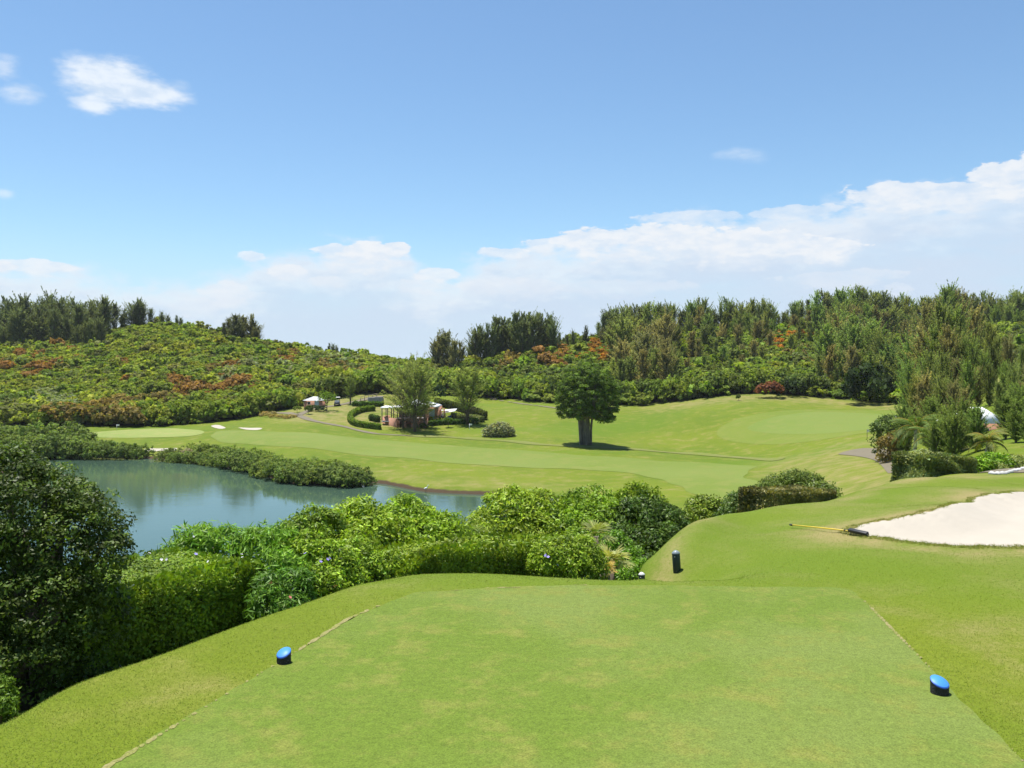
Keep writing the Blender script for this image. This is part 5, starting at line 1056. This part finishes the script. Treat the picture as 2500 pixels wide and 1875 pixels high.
# white stones edging the path at the right
ws = [(2424,1153),(2436,1152),(2447,1151),(2457,1149),(2467,1146),(2477,1143),(2488,1140),(2498,1137),(2508,1134),(2520,1131)]
for i, (px, py) in enumerate(ws):
    rs = np.random.default_rng(i+5); b = at(px, 33.6+i*.28); m = MB(); r = rs.uniform(.09, .14); m.ball((0, 0, .03), (r*1.3, r, r*.7), 10, 7); v = m.V[0]; v *= 1+.16*np.sin(v*23+i)[:, [1, 2, 0]]
    o = m.build('edging_stone', M_whitestone, None, b, rz=rs.uniform(0, 3), smooth=True); tag(o, 'rough white stone edging the path at the right margin', 'stone', 'white edging stones by the path')
# ------------------------------------------------------------------ tee markers
def marker(px, py, rad, label, face, tilt, hl, hr):
    d = 3*F/(py-HOR); b = Vector(((px-1250)/F*d, d, float(H((px-1250)/F*d, d))+.004)); rt = empty('tee_marker', b); tag(rt, label, 'tee marker', 'blue topped tee markers')
    n = 40; a = np.linspace(0, 2*np.pi, n, endpoint=False); fx, fy = math.sin(face), -math.cos(face)   # low side of the slanted top
    def ztop(x, y): return (hl+hr)/2-(x*fx+y*fy)/rad*(hr-hl)/2
    rs = np.random.default_rng(3)
    rows_ = 9; V = []
    for j in range(rows_):
        f = j/(rows_-1)
        for q in a:
            rr_ = rad*(1+(rs.normal()*.012 if 0 < j < rows_-1 else 0)); x, y = rr_*math.cos(q), rr_*math.sin(q); V.append([x, y, -.02+f*(ztop(x, y)-.010+.02)])
    f4 = [[j*n+k, j*n+(k+1) % n, (j+1)*n+(k+1) % n, (j+1)*n+k] for j in range(rows_-1) for k in range(n)]
    m = MB(); m.add(V, f4); m.build('body', M_granite, rt, smooth=True)
    def disc(r0, dz0, dz1, r1, mat, nm, r_in=None):
        V = []
        for r_, dz in ((r0, dz0), (r0, dz1-.002), (r1, dz1)):
            for q in a: x, y = r_*math.cos(q), r_*math.sin(q); V.append([x, y, ztop(x, y)+dz])
        V.append([0, 0, ztop(0, 0)+dz1]); c_ = len(V)-1; V.append([0, 0, ztop(0, 0)+dz0])
        f4 = [[j*n+k, j*n+(k+1) % n, (j+1)*n+(k+1) % n, (j+1)*n+k] for j in range(2) for k in range(n)]
        f3 = [[c_, 2*n+k, 2*n+(k+1) % n] for k in range(n)]+[[c_+1, (k+1) % n, k] for k in range(n)]
        m = MB(); m.add(V, f4, f3); m.build(nm, mat, rt)
    disc(rad*1.01, -.011, .001, rad*.99, M_bluerim, 'rim'); disc(rad*.955, .0015, .005, rad*.94, M_blue, 'top')
marker(693, 1619, .070, 'blue topped stone tee marker on the left edge of the tee', R(-24), 0, .072, .136)
marker(2294, 1694, .078, 'blue topped stone tee marker on the right edge of the tee', R(18), 0, .078, .142)
# ------------------------------------------------------------------ bollards, rake
def bollard(px, d, base_z, h, r, label, captop, lean=0.):
    b = at(px, d); b.z = base_z if base_z is not None else b.z; rt = empty('path_light', b); rt.rotation_euler = (0, lean, 0); tag(rt, label, 'bollard')
    m = MB(); m.tube([(0, 0, -.15), (0, 0, h-r*.85)], r, 28); m.build('body', M_bollard, rt, smooth=False, bevel=.003)
    m = MB(); n = 28; a = np.linspace(0, 2*np.pi, n, endpoint=False); V = []
    for r_, z_ in ((r*1.04, h-r*.84), (r*1.06, h-r*.68), (r*.55, h-r*.2), (r*.12, h)): V += [[r_*math.cos(q), r_*math.sin(q), z_] for q in a]
    V.append([0, 0, h]); f4 = [[j*n+k, j*n+(k+1) % n, (j+1)*n+(k+1) % n, (j+1)*n+k] for j in range(3) for k in range(n)]; f3 = [[len(V)-1, 3*n+k, 3*n+(k+1) % n] for k in range(n)]+[[0+k, (k+1) % n, 0] for k in range(1, n-1)]
    m.add(V, f4, [[len(V)-1, 3*n+k, 3*n+(k+1) % n] for k in range(n)]); m.build('cap', captop, rt, smooth=True)
    m = MB(); m.ball((-r*.5, -r*.9, h-r*1.5), .008, 8, 6); m.build('bolt', M_palecap, rt)
b = ground(1653, 1394); bollard(1653, b.y, b.z, (1394-1343)/F*b.y, 9.6/F*b.y, 'dark green cylindrical path light leaning on the slope behind the tee', M_boltop, lean=R(-4))
d2 = 14.9; b = at(1569, d2); bollard(1569, d2, b.z, zz(1396.5, d2)-b.z, 7.6/F*d2, 'pale capped path light mostly hidden behind the tee edge', M_palecap, lean=R(-3))
def rake():
    A = ground(1929, 1289); B = ground(2073, 1306); C_ = ground(2118, 1310); rt = empty('bunker_rake', B+Vector((0, 0, .04))); tag(rt, 'yellow handled bunker rake lying at the tip of the sand', 'rake')
    o = B+Vector((0, 0, .04)); L = lambda p, dz: tuple(Vector(p)-o+Vector((0, 0, dz)))
    a_ = Vector(A).lerp(B, .05); m = MB(); m.tube([L(a_, .07), L(Vector(A).lerp(B, .5), .075), L(B, .075)], .013, 10); m.build('handle', M_yellow, rt, smooth=True)
    m = MB(); e = Vector(A)-Vector(B); e.normalize(); m.tube([L(Vector(A)-e*.0, .07), L(a_, .07)], .021, 10); m.build('grip', M_black, rt)
    m = MB(); hd = Vector(C_)-Vector(B); L2 = hd.length; c = (Vector(B)+Vector(C_))/2-o+Vector((0, 0, .07)); rz = math.atan2(hd.y, hd.x)
    m.box(tuple(c), (L2, .08, .06), rz, rx=R(20)); hd_o = m.build('head', M_black, rt, bevel=.012)
    mt = MB()
    for i in range(12):
        p = Vector(B).lerp(C_, (i+.5)/12)-o; mt.tube([tuple(p+Vector((0, -.02, .05))), tuple(p+Vector((0, -.05, -.03)))], [.007, .004], 6)
    mt.build('tines', M_black, hd_o)
    m = MB(); m.tube([L(Vector(A).lerp(B, .93), .075), L(Vector(B).lerp(C_, .25), .08)], .019, 8); m.build('ferrule', M_black, rt)
rake()
# ------------------------------------------------------------------ golf carts, flags, bird, canopy
def cart(px, py, label, body, rz, canopy=True, sc=1.):
    b = ground(px, py); rt = empty('golf_cart', b, rz); rt.scale = (sc,)*3; tag(rt, label, 'golf cart')
    m = MB(); m.box((0, 0, .45), (1.15, 2.2, .22)); m.box((0, -.85, .62), (1.1, .55, .42), rx=R(-14)); m.box((0, .85, .68), (1.1, .5, .35)); m.build('body', body, rt, bevel=.05)
    for x_ in (-.5, .5):
        for y_ in (-.8, .8):
            m = MB(); m.tube([(x_-.09, y_, .23), (x_+.09, y_, .23)], .23, 16); wh = m.build('wheel', M_tyre, rt)
            m = MB(); m.tube([(x_-.1, y_, .23), (x_+.1, y_, .23)], .11, 12); m.build('rim', M_white, wh)
    m = MB(); m.box((0, .25, .75), (1.0, .5, .14)); m.build('seat', M_white, rt, bevel=.03)
    m = MB(); m.box((0, .52, 1.0), (1.0, .12, .4), rx=R(-8)); m.build('backrest', M_white, rt, bevel=.03)
    for x_ in (-.52, .52):
        for y0_, y1_ in ((-.75, -.45), (.9, .8)):
            m = MB(); m.tube([(x_, y0_, .7), (x_, y1_, 1.8)], .025, 6); m.build('roof_post', M_black, rt)
    m = MB(); m.tube([(-.25, -.55, .7), (-.25, -.25, 1.0)], .02, 6); m.tube([(-.25+.17*math.cos(q), -.25+.05*math.sin(q), 1.0+.16*math.sin(q)) for q in np.linspace(0, 6.28, 13)], .015, 5); m.build('steering_wheel', M_black, rt)
    m = MB(); m.box((0, .15, 1.84), (1.25, 1.75, .07)); m.build('roof', M_white, rt, bevel=.03)
cart(823, 990.5, 'grey golf cart parked facing down the path beside the trees', M_cartgrey, R(8))
cart(1087, 1025, 'blue golf cart parked right of the clubhouse', M_cartblue, R(80), sc=1.05)
def canopy():
    b = ground(1097, 1026); b.y += 1.0; k = b.y/F; rt = empty('canopy', b); tag(rt, 'flat sloping white canopy over the blue cart', 'canopy'); h = (1026-1006)*k
    m = MB(); V = [[-17*k, -1.2, h-.25], [13*k, -1.2, h+.1], [17*k, 1.3, h+.5], [-12*k, 1.3, h+.3]]; V += [[p[0], p[1], p[2]+.08] for p in V]
    m.add(V, [[0,3,2,1],[4,5,6,7],[0,1,5,4],[1,2,6,5],[2,3,7,6],[3,0,4,7]]); m.build('roof', M_white, rt)
    for x_, y_ in ((-15, -1.1), (12, -1.1), (15, 1.2), (-11, 1.2)):
        m = MB(); m.tube([(x_*k, y_, -.3), (x_*k, y_, h-.15)], .05, 6); m.build('post', M_cartgrey, rt)
canopy()
def pin(px, py, h, label, dark=False):
    b = ground(px, py); rt = empty('flagstick', b); tag(rt, label, 'flagstick'); m = MB(); m.tube([(0, 0, -.1), (0, 0, h)], .035, 8); m.build('pole', M_cartgrey if dark else M_flag, rt)
    m = MB(); V = []; n = 6
    for i in range(n+1):
        for z_ in (h, h-.3): V.append([.5*i/n, .05*math.sin(i*1.3), z_-(0 if z_ == h else 0)])
    V = np.array(V); V2 = V+np.array([0, .012, 0]); f4 = [[2*i, 2*i+1, 2*i+3, 2*i+2] for i in range(n)]; k = len(V); m.add(np.concatenate([V, V2]), f4+[[a+k for a in q][::-1] for q in f4]); m.build('flag', M_flag, rt)
pin(2117, 1071, 1.25, 'dark flagstick with small white flag on the near edge of the right green', True)
pin(1146, 1050, 1.2, 'white flagstick on the lawn below the upright feathery tree')
pin(285, 1050, 1.1, 'small white flag on the left putting green')
def heron():
    d = 15*F/(1199.5-HOR); rt = empty('egret', ((1041-1250)/F*d, d-.9, 0)); tag(rt, 'white egret wading at the muddy edge of the lake', 'bird')
    me = bpy.data.meshes.new('body'); pts = [((-.22, 0, .42), .03), ((-.1, 0, .46), .10), ((.08, 0, .52), .11), ((.2, 0, .62), .05), ((.2, 0, .74), .03), ((.26, 0, .84), .03), ((.32, 0, .86), .035), ((.45, 0, .83), .01)]
    me.from_pydata([p for p, r in pts], [(i, i+1) for i in range(len(pts)-1)], []); o = obj('body', me, rt); me.materials.append(M_feather)
    md = o.modifiers.new('skin', 'SKIN'); 
    for v, (p, r) in zip(me.skin_vertices[0].data, pts): v.radius = (r, r)
    s = o.modifiers.new('sub', 'SUBSURF'); s.levels = 1; s.render_levels = 2
    for x_ in (-.02, .05):
        m = MB(); m.tube([(x_, .02, -.1), (x_+.02, .02, .22), (x_, .02, .45)], .012, 6); m.build('leg', M_leg, rt)
heron()
# ------------------------------------------------------------------ flowers on the hedge tops
def flowers(label, cat, group, mat, spots, r, name='flower'):
    base = None
    for p in spots:
        if base is None:
            V = [[0, 0, 0]]; f3 = []
            for i in range(5):
                a = i*2*math.pi/5
                V += [[r*math.cos(a-.45), r*math.sin(a-.45), r*.25], [r*1.15*math.cos(a), r*1.15*math.sin(a), r*.35], [r*math.cos(a+.45), r*math.sin(a+.45), r*.25]]; k = 1+i*3; f3 += [[0, k, k+1], [0, k+1, k+2]]
            base = mesh(name, np.array(V), np.array(f3), mat)
        o = bpy.data.objects.new(name, base); o.location = p; o.rotation_euler = (random.uniform(.2, 1.2), random.uniform(-.5, .5), random.uniform(0, 6)); link(o); tag(o, label, cat, group)
M_fl1 = plain('white_petal', (.8, .78, .82), .6); M_fl2 = plain('lilac_petal', (.32, .26, .70), .6); M_fl3 = plain('pink_petal', (.7, .2, .18), .6)
flowers('small white bloom on the flat hedge top and shrubs beside it', 'flower', 'white blooms on the hedge', M_fl1, [W(x, y, d)+Vector((0, 0, .05)) for x, y, d in [(455,1318,11.9),(472,1318,12.),(394,1376,10.9),(407,1375,10.9),(292,1431,10.),(325,1440,10.),(508,1380,11.4),(640,1357,12.6),(592,1370,12.0),(590,1362,12.2),(365,1360,11.),(360,1362,11.2),(630,1362,12.6),(693,1285,14.2),(695,1305,14.2),(645,1358,12.4)]], .018)
flowers('lilac bloom scattered over the mixed shrubs', 'flower', 'lilac blooms on the shrubs', M_fl2, [W(x, y, d)+Vector((0, 0, .05)) for x, y, d in [(478,1362,11.4),(745,1360,12.),(785,1368,12.2),(805,1371,12.2),(783,1380,12.1),(800,1374,12.2),(1168,1305,15.),(1332,1364,12.6),(1338,1368,12.6),(716,1448,10.9),(832,1372,12.3)]], .022)
flowers('salmon pink bloom low in the row of shrubs', 'flower', 'pink blooms in the shrubs', M_fl3, [W(x, y, d) for x, y, d in [(660,1425,10.8),(708,1458,10.6),(820,1430,11.9),(815,1432,11.9),(663,1422,10.8)]], .02)
# ------------------------------------------------------------------ grass blades near the camera
def blades(name, n, inside, h, wd, cols, label, r0=4.8, r1=30., bias=1.5):
    u_ = rng.uniform(-80, 2580, n); dd = np.exp(rng.uniform(np.log(r0), np.log(r1), n)); x = (u_-1250)/F*dd; y = dd
    m_ = inside(x, y, u_, dd); x, y, dd = x[m_], y[m_], dd[m_]; n = len(x); z = H(x, y)
    a = rng.uniform(0, 6.28, n); wv = np.stack([np.cos(a), np.sin(a), np.zeros(n)], 1)*(wd*(1+dd*.03))[:, None]
    hh = (h*rng.uniform(.5, 1.35, n)); lean = rng.normal(size=(n, 2))*hh[:, None]*.95
    P = np.stack([x, y, z-.002], 1); T_ = P+np.concatenate([lean, hh[:, None]*.8], 1)
    V = np.stack([P-wv, P+wv, T_], 1).reshape(-1, 3)
    c = np.array(cols)[rng.integers(0, len(cols), n)]*rng.normal(1, .22, (n, 1)).clip(.5, 1.8)
    me = mesh(name, V, np.arange(3*n).reshape(-1, 3), M_blade, np.repeat(c, 3, 0)); o = obj(name, me); tag(o, label, 'grass', kind='stuff')
def _edge(u_): return np.where(u_ < 1540, np.interp(u_, UG, KD[0])+.5, np.interp(u_, UG, KD[1])+1.)
blades('grass', 420000, lambda x, y, u_, d: (sdf(tee_poly, x, y) < .03+.025*np.sin(x*23+y*31)*np.sin(y*13-x*7)) & (d < _edge(u_)) & (sdf(bunker, x, y) < -.02), .014, .0026,
       [(.095, .15, .012), (.11, .165, .014), (.135, .17, .02), (.08, .135, .01), (.165, .16, .045)], 'longer rough grass around the tee and the bunker')
blades('grass', 260000, lambda x, y, u_, d: (sdf(tee_poly, x, y) > 0), .009, .0018,
       [(.085, .14, .03), (.10, .155, .04), (.12, .165, .045), (.065, .115, .018), (.16, .17, .08)], 'short mown grass of the tee', r1=12.5)
def bn_(x, y, u_, d): s = sdf(bunker, x, y); return (s < .03) & (s > -.16)
blades('grass', 500000, bn_, .045, .003, [(.13, .16, .03), (.19, .17, .07), (.11, .15, .02)], 'ragged grass lip round the sand bunker', r0=13, r1=24)

# ------------------------------------------------------------------ thin sea air
m = bpy.data.materials.new('sea_air'); m.use_nodes = True; t = NT(m.node_tree)
pv = t.node('ShaderNodeVolumePrincipled', {'Color': (.9, .95, 1.0, 1), 'Density': .00008, 'Anisotropy': .1})
out = t.node('ShaderNodeOutputMaterial'); t.l.new(pv.outputs[0], out.inputs['Volume'])
hb_ = MB(); hb_.box((0, 0, 28), (9000, 9000, 68)); tag(hb_.build('haze', m), kind='stuff')
